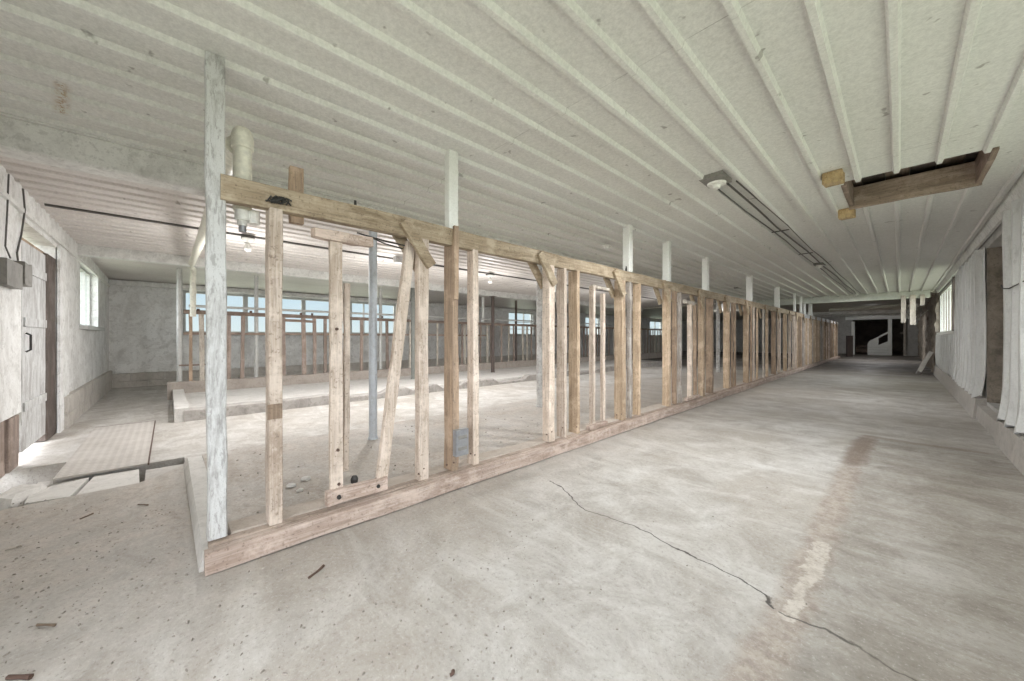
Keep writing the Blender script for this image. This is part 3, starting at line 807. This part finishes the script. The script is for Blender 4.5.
for u, wd, mt in ((190.8, .055, 'wood_brown_z'), (202, .085, 'wood_pale_z'), (228, .085, 'wood_back_z'), (242, .07, 'wood_back_z'), (283.7, .07, 'wood_back_z'), (304, .09, 'wood_back_z'),
                  (314.5, .075, 'wood_back_z'), (325, .07, 'wood_back_z'), (361, .075, 'wood_back_z'), (387, .075, 'wood_back_z'), (398, .06, 'wood_back_z'), (409.5, .05, 'wood_pale_z'),
                  (437, .05, 'wood_pale_z'), (446, .05, 'wood_back_z'), (461.5, .07, 'wood_back_z'), (464.5, .05, 'wood_pale_z'), (480, .05, 'wood_back_z'), (487, .06, 'wood_pale_z')):
    yy = yU(u, XS); e = rnd.uniform(-.02, .02)
    m = MB(); m.plank((XS + .02, yy, .275), (XS + .02, yy + e, 1.68 - .006 * yy), wd, .05, up=(1, 0, 0), n=4, jit=.003); m.build('upright', M[mt], bf)
yy = yU(491, XS)
while yy < 24.5:
    m = MB(); m.plank((XS + .02, yy, .275), (XS + .02, yy + rnd.uniform(-.03, .03), 1.62), rnd.choice((.05, .07)), .05, up=(1, 0, 0), n=3, jit=.003)
    m.build('upright', M[rnd.choice(('wood_back_z', 'wood_back_z', 'wood_pale_z'))], bf); yy += rnd.uniform(.22, .5)
for u, r_, mt in ((179.5, .045, 'pipe_grey'), (256.3, .04, 'pipe_grey'), (380.5, .045, 'pipe_grey'), (457, .04, 'pipe_grey'), (483, .045, 'white_post'), (516, .045, 'pipe_dark')):
    yy = yU(u, XS - .04)
    m = MB(); z0 = .27 if u != 483 else 1.62
    m.tube([(XS - .04, yy, z0), (XS - .04, yy, 2.60)], r_, 12); m.build('pipe_post', M[mt], bf, True)
m = MB(); m.tube([(XS + .06, .3, 1.84), (XS + .06, 8, 1.83), (XS + .06, 17, 1.82)], .028, 10); p = m.build('vacuum_pipe', M['pipe_grey'], bf, True); p['label'] = 'pale horizontal pipe above the rear rail'
for yy in (.45, 1.35, 2.35, 2.6, 3.0, 3.4, 4.4):
    m = MB(); m.tube([(XS + .03, yy, 1.74), (XS + .03, yy, 1.79)], .025, 8); m.build('valve', M['rust'], bf)

# wood scrap on back wall
m = MB(); m.plank((XB + .02, .08, 2.30), (XB + .02, .38, 2.30), .03, .07, n=2); ya, yb = yU(156, XB), yU(174, XB)
m.bm.free(); m = MB(); z_ = zV(284.5, XB, yU(165, XB)); m.plank((XB + .015, ya, z_), (XB + .015, yb, z_), .03, .09, n=2)
tag(m.build('wood_scrap', M['brick_red'], origin=(XB, (ya + yb) / 2, z_)), 'small red-brown wood scrap nailed high on the white back wall', 'board')

# ------------------------------------------------------------------ plastic pipes at near post
pp = thing('crossover_pipe', 'cream plastic pipe sloping overhead from the near post to the rear stalls', 'pipe', (-2.66, .36, 2.4))
m = MB()
yb_ = yU(193, XS + .06)
xv = -2.61; yv = yU(242.5, xv); zt = zV(131, xv, yv); a0 = Vector((xv - .05, yv - .02, zt - .075)); a1 = Vector((-9.55, yb_ - .05, 2.585))
pts = [a0, a0.lerp(a1, .5), a1, Vector((-9.78, yb_, 2.56)), Vector((-9.93, yb_, 2.46)), Vector((-9.99, yb_, 2.32)), Vector((-9.99, yb_, 1.62))]
m.tube(pts, [.058, .052, .05, .05, .05, .05, .05], 14); m.build('long_pipe', M['pvc'], pp, True)
m = MB(); m.tube([(-9.99, yb_, 2.20), (-9.99, yb_, 2.10)], .058, 14); m.build('coupling', M['pvc'], pp, True)
vp = thing('drop_pipe', 'cream capped plastic pipe standing upright behind the near end of the rail', 'pipe', (-2.62, yU(243, -2.62), 1.8))
xv, yv = -2.61, yU(242.5, -2.61)
zt = zV(131, xv, yv)
m = MB(); m.tube([(xv, yv, 1.93), (xv, yv, zt - .08)], .046, 16); m.build('pipe', M['pvc'], vp, True)
m = MB(); m.lathe((xv, yv, zt - .11), [(.050, 0), (.055, .005), (.055, .07), (.050, .10), (.035, .122), (0, .13)], 18); m.build('cap', M['pvc'], vp, True)
m = MB(); m.tube([(xv, yv, 1.94), (xv, yv, zV(211, xv, yv))], .030, 14); m.build('narrow_pipe', M['porcelain'], vp, True)
z1_, z2_, z3_ = zV(210, xv, yv), zV(221, xv, yv), zV(226, xv, yv)
m = MB(); m.tube([(xv, yv, z1_), (xv, yv, z2_)], .038, 14); m.tube([(xv + .01, yv + .055, z1_), (xv + .01, yv + .055, z2_ - .01)], .028, 12); m.tube([(xv, yv, z2_), (xv, yv, z3_)], .024, 12); m.build('valve', M['porcelain'], vp, True)
m = MB(); m.tube([(xv, yv, z3_), (xv, yv, zV(232, xv, yv))], .019, 12); m.build('chrome_tip', M['outlet'], vp, True)
m = MB(); m.tube([(xv + .02, yv - .13, z1_ + .09), (xv + .03, yv - .10, z1_ + .02), (xv + .03, yv - .12, z2_), (xv + .02, yv - .05, z3_)], .003, 5)
m.build('wire', M['pvc'], vp)

# ------------------------------------------------------------------ lamps and conduits
def bulb_lamp(x, y, z, lab, cage=True, s=1.0, group=None):
    t = thing('lamp_holder', lab, 'lamp', (x, y, z), group)
    m = MB(); m.lathe((x, y, z - .05 * s), [(.035 * s, 0), (.045 * s, .012 * s), (.06 * s, .03 * s), (.062 * s, .05 * s)], 18); m.build('socket', M['porcelain'], t, True)
    m = MB(); m.lathe((x, y, z - .15 * s), [(0, 0), (.018 * s, .003 * s), (.034 * s, .02 * s), (.038 * s, .042 * s), (.03 * s, .07 * s), (.018 * s, .10 * s)], 16); m.build('bulb', M['porcelain'], t, True)
    m = MB(); m.box(x - .06 * s, x + .06 * s, y - .06 * s, y + .06 * s, z, z + .025); m.build('base_plate', M['conduit'], t)
    return t
def flat_lamp(x, y, lab, backing=True, s=1.0, group=None):
    z = H - .024
    t = thing('lamp_holder', lab, 'lamp', (x, y, H), group)
    if backing:
        m = MB(); m.box(x - .10 * s, x + .10 * s, y - .16 * s, y + .10 * s, z - .012, z + .024); m.build('backing_board', M['box'], t)
    m = MB(); m.lathe((x, y, z - .07 * s), [(0, 0), (.028 * s, 0), (.032 * s, .014 * s), (.036 * s, .03 * s), (.078 * s, .036 * s), (.082 * s, .05 * s), (.05 * s, .06 * s)], 24); m.build('socket', M['porcelain'], t, True)
    return t
flat_lamp(-1.19, 3.78, 'white porcelain lamp holder on a square board at the near end of the ceiling conduit', group='bare ceiling lamp holders')
flat_lamp(-1.12, 9.7, 'small grey lamp holder halfway along the aisle conduit', True, .9, group='bare ceiling lamp holders')
flat_lamp(-1.05, 17.2, 'tiny white lamp holder at the block beam end of the conduit', False, 1.2, group='bare ceiling lamp holders')
xq, yq = xU(607, 6.4), 6.4
def ceil_pt(u, v):
    d_ = (H - EYE) * F / (VY - v); l = (u - 512) / F * d_
    return (-S_ * d_ + C_ * l, C_ * d_ + S_ * l)
q = ceil_pt(607, 243); flat_lamp(q[0], q[1], 'small white lamp holder on the ceiling left of the second white stub', False, .9, group='bare ceiling lamp holders')
q = ceil_pt(738, 287.5); flat_lamp(q[0], q[1], 'small grey lamp holder on the ceiling left of the fifth white stub', True, .8, group='bare ceiling lamp holders')
cd = thing('ceiling_conduit', 'pair of thin dark conduits running along the aisle ceiling between lamp holders', 'conduit', (-1.15, 3.8, H))
for dx in (-.075, .02, .115):
    m = MB(); pts = [(-1.16 + dx + .012 * math.sin(k * 1.7 + dx * 40) + .01 * k, 3.9 + 1.0 * k, H - .030) for k in range(14)]
    m.tube(pts, .007 if dx != .02 else .010, 8); m.build('conduit', M['conduit'], cd)
m = MB(); m.box(-1.24, -1.04, 9.6, 17.3, H - .024, H - .018); m.bm.free()
for k in range(2):
    m = MB(); yy = 6.2 + 2 * k; m.box(-1.24, -1.03, yy - .012, yy + .012, H - .030, H - .02); m.build('strap', M['conduit'], cd)
cm = thing('ceiling_conduit', 'dark conduit along the rear ceiling carrying the hanging bulbs', 'conduit', (-6.5, 1, H))
m = MB(); m.plank((-6.5, -1.0, H - .03), (-6.5, 16.5, H - .03), .05, .03, n=14, jit=.004); m.build('conduit', M['conduit'], cm)
blabs = ['bare white bulb hanging just right of the whitewashed post', 'bare white bulb behind the knee brace at the slanting board', 'bare white bulb in the wide gap left of the flaking column', 'bare white bulb farther down the rear conduit behind the uprights']
for k, yy in enumerate((.84, 3.12, 5.42, 7.75)):
    if k == 1: continue
    bulb_lamp(-6.5, yy, H - .07, blabs[k], s=1.25, group='bulbs on the rear conduit')
xk = -6.3; yk2 = yU(399, xk); zk0 = zV(263, xk, yk2)
m = MB(); m.plank((xk, yk2, zk0), (xk, yk2, H - .03), .17, .12, up=(1, 0, 0), n=4, jit=.006)
tag(m.build('ceiling_block', M['white_wood'], origin=(xk, yk2, zk0)), 'short white flaking timber hanging from the rear ceiling behind the slanting board top', 'timber')

# ------------------------------------------------------------------ ceiling hatch and joist ends
hx = thing('ceiling_hatch', 'open timber-lined hatch in the aisle ceiling above the right side', 'hatch', ((HX0 + HX1) / 2, HY0, H))
m = MB(); m.plank((HX0 - .02, HY1 - .02, 2.785), (HX1 + .02, HY1 - .02, 2.785), .05, .235, n=6, jit=.004); m.build('far_board', M['wood_x'], hx)
m = MB(); m.plank((HX0 - .0, HY0 + .08, 2.80), (HX0, HY1, 2.80), .04, .22, n=4); m.build('side_board', M['wood_brown_y'], hx)
m = MB(); m.plank((HX1 + .0, HY0, 2.80), (HX1, HY1, 2.80), .04, .24, n=4); m.build('side_board', M['wood_brown_y'], hx)
for k in range(6):
    x0 = HX0 - .1 + k * .185
    m = MB(); m.box(x0, x0 + .178, HY0 - .25, HY1 + .25, 2.955 + rnd.uniform(0, .012), 2.99); m.build('plank', M['plank_dark'] if k % 2 else M['wood_brown_y'], hx)
m = MB(); m.box(HX0 - .05, HX1 + .05, HY0 - .05, HY0 - .005, 2.742, 2.95); m.build('near_board', M['wood_brown_y'], hx)
for (u0, v0, u1, v1, lab) in ((822, 168, 847, 188, 'yellowish sawn joist end under the ceiling at the near hatch corner'), (838, 205, 857, 221, 'smaller yellowish joist end under the ceiling at the far hatch corner')):
    qx, qy = ceil_pt((u0 + u1) / 2, v0 + 4)
    dd = depth(qx, qy); hw = (u1 - u0) / F * dd
    m = MB(); m.plank((qx - .01, qy - .05, H - .055), (qx + .0, qy + .06, H - .055), hw * .62, .10, n=2, jit=.004)
    tag(m.build('joist_end', M['end_grain'], origin=(qx, qy, H - .06)), lab, 'timber', 'joist ends at the hatch')

# ------------------------------------------------------------------ things at the near end wall
eb = thing('junction_box', 'dusty grey electrical box with two cables on the left wall', 'junction box', (-5.7, YE, 1.6))
x0, x1 = -6.1, -5.35
m = MB(); m.box(-5.66, -5.2, YE + .002, YE + .06, zV(288, -5.5, YE + .06), zV(263, -5.5, YE + .06)); m.build('box', M['box'], eb)
m = MB(); m.lathe((0, 0, 0), [(.02, 0), (.02, .1)], 8); m.bm.free()
zb0, zb1 = zV(287, -5.9, YE + .06), zV(266, -5.9, YE + .06)
m = MB(); m.plank((-5.66, YE + .038, (zb0 + zb1) / 2), (-5.93, YE + .038, (zb0 + zb1) / 2), .072, .22, n=4, jit=.008); m.build('knockout_body', M['box'], eb)
m = MB(); m.tube([(-5.68, YE + .03, zb1), (-5.74, YE + .012, 2.0), (-5.88, YE + .012, 2.2), (-5.9, YE + .03, 2.45), (-5.85, YE + .03, 2.6), (-5.83, YE + .03, 2.64)], .007, 8); m.build('cable', M['conduit'], eb)
m = MB(); m.tube([(-5.45, YE + .03, zb1), (-5.40, YE + .012, 2.0), (-5.45, YE + .012, 2.3), (-5.40, YE + .03, 2.64)], .006, 8); m.build('cable', M['conduit'], eb)
# wood under the white boarding
wb = thing('wall_plinth', 'brown bare timber plinth below the white boarding at the left edge', 'timber', (-5.75, YE, 0))
m = MB(); m.plank((-5.70, YE - .045, -.04), (-5.70, YE - .045, .45), .30, .10, up=(0, 1, 0), n=3); m.build('post', M['wood_back_z'], wb)
m = MB(); m.plank((-5.36, YE - .055, -.04), (-5.36, YE - .055, .45), .32, .08, up=(0, 1, 0), n=3); m.build('board', M['wood_back_z'], wb)

# steel plate and broken slabs over the gutter
pl = MB()
pl.box(-7.5, -5.03, -.73, -.15, ZL + .001, ZL + .02)
pl_o = tag(pl.build('cover_plate', M['plate'], origin=(-6, -.45, ZL)), 'studded steel cover plate lying on the rear alley floor', 'plate')
rm = MB(); rm.box(-7.5, -5.03, -.15, -.139, ZL + .001, ZL + .021); rm.box(-7.51, -7.5, -.73, -.139, ZL + .001, ZL + .022)  # dark strip added in place of shade along the plate edge
ro = rm.build('edge_shade', M['rust'], pl_o); ro['label'] = 'dark rim strip'
def slab(pts, th, lab, mat='conc_pale', grp='broken slabs in the gutter'):
    m = MB(); n = len(pts)
    cx = sum(p[0] for p in pts) / n; cy = sum(p[1] for p in pts) / n
    lo = [(p[0], p[1], p[2] - th) for p in pts]; m.loft([lo, pts])
    tag(m.build('gutter_slab', M[mat], origin=(cx, cy, min(p[2] for p in pts) - th)), lab, 'slab', grp)
def fp(u, v, z): x, y = floorpt(u, v, z); return (x, y, z)
slab([fp(24, 503.5, -.06), fp(70, 496.5, -.06), fp(89, 477.5, -.065), fp(38, 482, -.11)], .08, 'broken pale slab between the white lump and the dark gap')
slab([fp(75, 496, -.06), fp(139.5, 483, -.055), fp(139, 469, -.07), fp(95, 475.5, -.07)], .08, 'broken pale slab just in front of the steel plate')
slab([fp(144.5, 482, -.04), fp(185, 467.5, -.03), fp(183, 464, -.045), fp(146, 470, -.055)], .08, 'flat slab closing the gutter beside the pale end kerb', 'conc')
m = MB()
bm_ = m.bm; bmesh.ops.create_icosphere(bm_, subdivisions=3, radius=1)
for v in bm_.verts:
    n = 1 + .25 * noise.noise(v.co * 1.6 + Vector((3, 1, 2)))
    v.co = Vector((v.co.x * .26 * n, v.co.y * .15 * n, v.co.z * .15 * n))
    v.co.z = min(v.co.z, .12); 
    v.co += Vector((floorpt(6, 498, -.1)[0], floorpt(6, 498, -.1)[1] + .07, -.17))
tag(m.build('concrete_lump', M['conc_pale'], origin=(*floorpt(6, 498, -.1)[:2], -.32)), 'whitish broken concrete lump in the gutter at the left edge', 'rubble')

# ------------------------------------------------------------------ right side sheets
def sheet(name, y0, y1, z0, z1, x, lab, pitch=.42, dep=.075, flare=.05, rag=.03, seed=0):
    m = MB(); r = random.Random(seed)
    prof = []; y = y0; k = 0
    while y < y1 - .001:
        for dy, dx in ((0, 0), (.15, 0), (.18, dep), (.26, dep), (.29, 0)):
            if y + dy <= y1: prof.append((y + dy, dx))
        y += pitch
    prof.append((y1, 0))
    rows = []; nz = 12
    low = [z0 + r.uniform(-rag, rag) for _ in prof]
    for j in range(nz + 1):
        t = j / nz; row = []
        for i, (yy, dx) in enumerate(prof):
            z = low[i] + (z1 - low[i]) * t
            fl = flare * max(0, 1 - t * 5) ** 2 + .007 * math.sin(yy * 3 + t * 5 + seed)
            row.append((x - dx - fl - .014, yy, z))
        rows.append(row)
    fr = [[m.bm.verts.new(p) for p in row] for row in rows]
    bk = [[m.bm.verts.new((p[0] + .004, p[1], p[2])) for p in row] for row in rows]
    n = len(prof)
    for j in range(nz):
        for i in range(n - 1):
            m.face([fr[j][i], fr[j][i + 1], fr[j + 1][i + 1], fr[j + 1][i]]); m.face([bk[j][i], bk[j + 1][i], bk[j + 1][i + 1], bk[j][i + 1]])
    for i in range(n - 1):
        m.face([fr[0][i], bk[0][i], bk[0][i + 1], fr[0][i + 1]]); m.face([fr[nz][i], fr[nz][i + 1], bk[nz][i + 1], bk[nz][i]])
    for j in range(nz):
        m.face([fr[j][0], fr[j + 1][0], bk[j + 1][0], bk[j][0]]); m.face([fr[j][-1], bk[j][-1], bk[j + 1][-1], fr[j + 1][-1]])
    return tag(m.build(name, M['sheet'], origin=(x, (y0 + y1) / 2, z0)), lab, 'sheet', 'white ribbed metal sheets')
sheet('metal_sheet', 5.62, 7.0, .29, 2.58, XR + .005, 'white ribbed metal sheet at the right edge, nearest the camera', flare=.035, seed=1)
sheet('metal_sheet', 8.62, 12.0, .31, 2.5, XR - .0, 'white ribbed metal sheet between the dark niche and the right window', flare=.035, seed=2)
sheet('metal_sheet', 12.0, 17.9, .31, 1.27, XR - .0, 'low white ribbed metal sheet under the right window', flare=.0, seed=3)
m = MB(); m.tube([(XR - .07, 5.7, 1.72), (XR - .09, 6.3, 1.70), (XR - .08, 6.75, 1.74), (XR - .07, 6.9, 1.79)], .006, 6)
tag(m.build('wire', M['black'], origin=(XR - .08, 6.2, 1.7)), 'thin dark wire drooping across the near metal sheet', 'wire')

# leaning slab, hanging boards, torn boarding by the stone wall
q0 = floorpt(918, 374)
m = MB(); m.plank((q0[0], q0[1] - .05, .02), (q0[0] + .26, q0[1] + .35, .66), .30, .10, up=(-1, 0, .4), n=4, jit=.01)
tag(m.build('leaning_slab', M['conc'], origin=(q0[0], q0[1], 0)), 'pale broken slab leaning on the stone wall', 'slab')
for k, (u, v0, v1, wd, lab) in enumerate(((903.3, 299, 323, .11, 'left of the three boards hanging below the block beam'), (912.5, 298, 325, .13, 'middle and longest of the three boards hanging below the block beam'), (922, 297, 306, .10, 'right and shortest of the three boards hanging below the block beam'))):
    xx = xU(u, 17.9); zz = zV(v1, xx, 17.9)
    m = MB(); m.plank((xx, YB - .045, zz), (xx, YB - .045, 2.56), wd, .03, up=(0, 1, 0), n=3)
    tag(m.build('hanging_board', M['wood_pale_z'], origin=(xx, YB - .045, zz)), lab, 'board', 'boards hanging from the block beam')
m = MB(); r2 = random.Random(4)  # pale colour stands in for daylight through the torn hole
for k in range(22):
    p = Vector((r2.uniform(.22, .52), r2.uniform(19.0, 20.2), r2.uniform(1.9, 2.35)))
    dv = Vector((r2.uniform(-.22, .22), r2.uniform(-.3, .3), r2.uniform(-.28, .22)))
    m.plank(p, p + dv, r2.uniform(.03, .07), .015, n=2, jit=.004)
tb = m.build('torn_lath', M['nest'], origin=(.4, 19.6, 1.8)); tag(tb, 'tangle of pale torn laths for the bright hole in the stone wall below the ceiling', 'lath'); tb['kind'] = 'stuff'
m = MB(); m.tube([(-2.2, 23.0, 2.50), (.35, 22.6, 2.55)], .07, 12); m.tube([(-2.2, 23.0, 2.50), (-2.3, 22.98, 2.44)], .08, 12)
tag(m.build('cross_pipe', M['pvc'], origin=(-1, 22.8, 2.5), smooth=True), 'thick pale pipe crossing the dark far aisle under the ceiling', 'pipe')

# far opening: white slatted side, posts, ledge
def yz(u, v, y): x = xU(u, y); return (x, zV(v, x, y))
yw = YF - .15
poly = [yz(867.5, 355, yw), yz(889, 355, yw), yz(889, 331, yw), yz(869.5, 341, yw), yz(867.5, 344, yw)]
st = thing('stair_side', 'white boarded stair side with sloping top in the far opening', 'stair side', (poly[0][0], yw, 0))
sx0, sx1 = poly[0][0], poly[1][0]
def slope(x): return poly[3][1] + (poly[2][1] - poly[3][1]) * (x - poly[3][0]) / (poly[2][0] - poly[3][0])
m = MB()
zc = zV(347, sx0, yw)
for k in range(3):
    za, zb = zc * k / 3, zc * (k + 1) / 3 - .008
    m.prism([(sx0, max(za, .002)), (sx1, max(za, .002)), (sx1, zb), (sx0, zb)], 'y', yw, yw + .04)
m.build('boards', M['white_post'], st)
m = MB(); xm = xU(878.5, yw); xr = xU(888.5, yw)
m.prism([(sx0, zc), (xm, zc), (xm, slope(xm)), (poly[3][0], poly[3][1]), (sx0, poly[4][1])], 'y', yw, yw + .04)
m.prism([(xm, zc), (sx1, zc), (sx1, zc + .42), (xm, zc + .14)], 'y', yw, yw + .04)
m.prism([(xm, slope(xm) - .12), (sx1, slope(sx1) - .12), (sx1, slope(sx1)), (xm, slope(xm))], 'y', yw, yw + .04); m.build('sloping_rail', M['white_post'], st)
m = MB(); xp = xU(890, yw); m.plank((xp, yw + .10, 0), (xp, yw + .10, 2.365), .19, .10, up=(0, 1, 0)); tag(m.build('far_post', M['white_post'], origin=(xp, yw, 0)), 'white square post right of the white stair side', 'post')
m = MB(); xp = xU(853, yw); m.plank((xp, yw + .05, .0), (xp, yw + .05, 2.25), .17, .12, up=(0, 1, 0)); tag(m.build('far_post', M['white_post'], origin=(xp, yw, 0)), 'white square post left of the dark far opening', 'post')
m = MB(); xp = xU(849.5, 30.5); m.tube([(xp, 30.5, 0), (xp, 30.5, 1.25)], .16, 14); m.lathe((xp, 30.5, 1.25), [(.17, 0), (.17, .03), (0, .035)], 14); tag(m.build('barrel_door_edge', M['pipe_dark'], origin=(xp, 30.5, 0), smooth=True), 'dark barrel-like bollard at the far end of the stanchion row', 'door_edge')  # drum shape stands for the dark edge of a door
m = MB(); m.plank((xU(856, 36), 36, .25), (xU(868, 36), 36, .25), .3, .3); m.plank((xU(856, 36), 36, .55), (xU(868, 36), 36, .55), .1, .1)  # brown ledge, built from two beams
tag(m.build('far_ledge', M['wood_brown_y'], origin=(xU(862, 36), 36, .1)), 'brown ledge in the dark room left of the stair side', 'timber')
m = MB(); m.plank((.2, YF - .1, 0), (.2, YF - .1, 2.4), .12, .1, up=(0, 1, 0)); m.plank((.0, YF - .12, 1.45), (.3, YF - .12, 1.45), .05, .08); tag(m.build('far_post', M['wood_grey_z'], origin=(.2, YF - .1, 0)), 'grey post with a short crosspiece at the right side of the far opening', 'post')

# ------------------------------------------------------------------ loose bits on the floor
def twig(u0, v0, u1, v1, r_, lab, mat='straw'):
    a = Vector((*floorpt(u0, v0), r_)); b_ = Vector((*floorpt(u1, v1), r_ * 1.2)); mid_ = (a + b_) / 2 + Vector((.006, .004, .002))
    m = MB(); m.tube([a, mid_, b_], [r_, r_ * .9, r_ * 1.2], 7)
    tag(m.build('twig', M[mat], origin=((a.x + b_.x) / 2, (a.y + b_.y) / 2, 0)), lab, 'twig')
twig(308.5, 579, 323.5, 567, .006, 'dark twig lying on the floor in front of the kerb timber', 'rust')
twig(8, 679.5, 31, 679.5, .008, 'dark twig at the bottom left corner of the floor', 'rust')
twig(450, 677, 453, 673, .006, 'dark chip of wood on the floor at the bottom edge', 'rust')
twig(80, 519.5, 93, 514, .004, 'thin straw-coloured stick on the dirt below the gutter')
twig(5, 551, 22, 546.5, .004, 'pale thin stick near the left edge of the dirt floor', 'wood_pale_z')
twig(37, 626, 55, 626.5, .005, 'greyish stick on the left foreground dirt')
twig(138, 505, 148, 505.5, .004, 'short dark stick beside the pale end kerb')
m = MB(); r3 = random.Random(11)
def chip(x, y, z, s):
    a = r3.uniform(0, 6.28); L = s * r3.uniform(.8, 2.2); w_ = s * r3.uniform(.5, .9); h_ = s * r3.uniform(.25, .7)
    ca, sa = math.cos(a), math.sin(a)
    top = [(x + ca * L * i * .5 - sa * w_ * j * .5, y + sa * L * i * .5 + ca * w_ * j * .5) for i, j in ((1, .6), (.3, 1), (-1, .4), (-.7, -.8), (.6, -1))]
    m.loft([[(p[0], p[1], z) for p in top], [((p[0] - x) * .6 + x, (p[1] - y) * .6 + y, z + h_) for p in top]])
for k in range(1500):
    u, v = r3.uniform(0, 560), 500 + 181 * r3.random() ** 1.1
    x, y = floorpt(u, v)
    if x > -2.3 and r3.random() < .55: continue
    if -2.7 < x < -2.3 and y > .1: continue
    if y < YE + .1 or (x < -4.45) or (.1 < y and x < -2.35): continue
    chip(x, y, 0, .0025 + .009 * r3.random() ** 2.2)
for k in range(120):
    x, y = r3.uniform(-4.4, -2.7), .4 + 3.5 * r3.random()
    chip(x, y, .045, r3.uniform(.006, .018))
for k in range(60):
    x, y = r3.uniform(-2.1, .5), r3.uniform(1.0, 6)
    chip(x, y, 0, r3.uniform(.003, .010))
db = m.build('floor_debris', M['chips'], origin=(0, 0, 0)); tag(db, 'small stone and wood chips scattered on the dusty floor', 'debris'); db['kind'] = 'stuff'
r3 = random.Random(5)
for k, (u, v, s, lab) in enumerate(((343, 489, .035, 'pale rubble piece behind the kerb left of the foot bar'), (352, 493, .025, 'smaller pale rubble piece closest to the foot bar'), (358, 482, .038, 'elongated pale rubble piece behind the foot bar end'))):
    x, y = floorpt(u - 52, v - 2, .045); x = min(x, -2.75)
    m = MB(); bmesh.ops.create_icosphere(m.bm, subdivisions=2, radius=1)
    for vv in m.bm.verts:
        n = 1 + .35 * noise.noise(vv.co * 1.5 + Vector((k * 5, 0, 1)))
        vv.co = Vector((vv.co.x * s * n * .8, vv.co.y * s * n, vv.co.z * s * .5 * n)) + Vector((x, y, .045 + s * .3))
    tag(m.build('rubble', M['conc_pale'], origin=(x, y, .045)), lab, 'rubble', 'rubble on the feed platform')

# ------------------------------------------------------------------ light: overcast sky, brighter towards the sun side
wd = bpy.data.worlds.new('World'); bpy.context.scene.world = wd; wd.use_nodes = True
nt = wd.node_tree; nt.nodes.clear()
out = N(nt, 'ShaderNodeOutputWorld'); bg = N(nt, 'ShaderNodeBackground')
tc = N(nt, 'ShaderNodeTexCoord'); sp = N(nt, 'ShaderNodeSeparateXYZ'); nt.links.new(tc.outputs['Generated'], sp.inputs[0])
def dotp(v):
    return math_n(nt, 'ADD', math_n(nt, 'MULTIPLY', sp.outputs[0], v[0]), math_n(nt, 'ADD', math_n(nt, 'MULTIPLY', sp.outputs[1], v[1]), math_n(nt, 'MULTIPLY', sp.outputs[2], v[2])))
sun = Vector((.40, -.82, .42)).normalized()
k = N(nt, 'ShaderNodeMapRange', interpolation_type='SMOOTHSTEP'); k.inputs['From Min'].default_value = -.35; k.inputs['From Max'].default_value = .75
nt.links.new(dotp(sun), k.inputs['Value'])
up = ramp(nt, sp.outputs[2], [(.0, (.80, .89, .90)), (.10, (.64, .80, .90)), (.5, (.46, .69, .92))])
SKY_DIM, SKY_BRIGHT = 1.05, 8.6
dim = mix(nt, 1.0, up, (SKY_DIM,) * 3, 'MULTIPLY')
col = mix(nt, k.outputs[0], dim, (SKY_BRIGHT * .965, SKY_BRIGHT * .985, SKY_BRIGHT * 1.03))
nt.links.new(col, bg.inputs['Color']); bg.inputs['Strength'].default_value = 1.0
nt.links.new(bg.outputs[0], out.inputs[0])

# fill lights: some at the unlit lamp holders, others added where no fixture hangs
def lamp(x, y, z, p, r=.16, col=(1, .99, .985)):
    l = bpy.data.lights.new('fill_light', 'AREA'); l.shape = 'DISK'; l.size = r; l.energy = p; l.color = col
    o = bpy.data.objects.new('fill_light', l); C.objects.link(o); o.location = (x, y, z)
def glow(x, y, z, p, r=.14):
    l = bpy.data.lights.new('fill_light', 'POINT'); l.energy = p; l.shadow_soft_size = r; l.color = (1, .985, .97)
    o = bpy.data.objects.new('fill_light', l); C.objects.link(o); o.location = (x, y, z)
for yy in (.84, 3.12, 5.42, 7.75, 10.2, 13.5):
    q_ = 1 if yy < 7 else .45; lamp(-6.5, yy, 2.40, 48 * q_); glow(-6.5, yy, 1.95, 42 * q_)  # positions without a bulb and the lower glows are added fill
for x_, y_ in ((-1.19, 3.78), (-1.12, 9.7), (-1.05, 16.6)): lamp(x_, y_, 2.58, 46 if y_ < 5 else 28)
lamp(-1.0, 26.0, 2.50, 60); glow(-6.5, 22.0, 2.2, 40); glow(-1.2, 31.5, 2.1, 24)  # added fill for the far end, no fixtures here

# ------------------------------------------------------------------ camera and view
cam = bpy.data.cameras.new('Camera'); co = bpy.data.objects.new('Camera', cam); C.objects.link(co)
cam.sensor_width = 36; cam.sensor_fit = 'HORIZONTAL'; cam.lens = F / 1024 * 36
cam.shift_y = (VY - 340.5) / 1024.0
cam.clip_start = .02
co.location = (0, 0, EYE); co.rotation_euler = (PI / 2, 0, A)
sc = bpy.context.scene; sc.camera = co
sc.view_settings.view_transform = 'Standard'; sc.view_settings.look = 'None'
sc.view_settings.gamma = 1; sc.view_settings.use_curve_mapping = False
sc.view_settings.exposure = 0.08
sc.cycles.diffuse_bounces = 8; sc.cycles.max_bounces = 14; sc.cycles.transparent_max_bounces = 12
sc.cycles.sample_clamp_indirect = 10
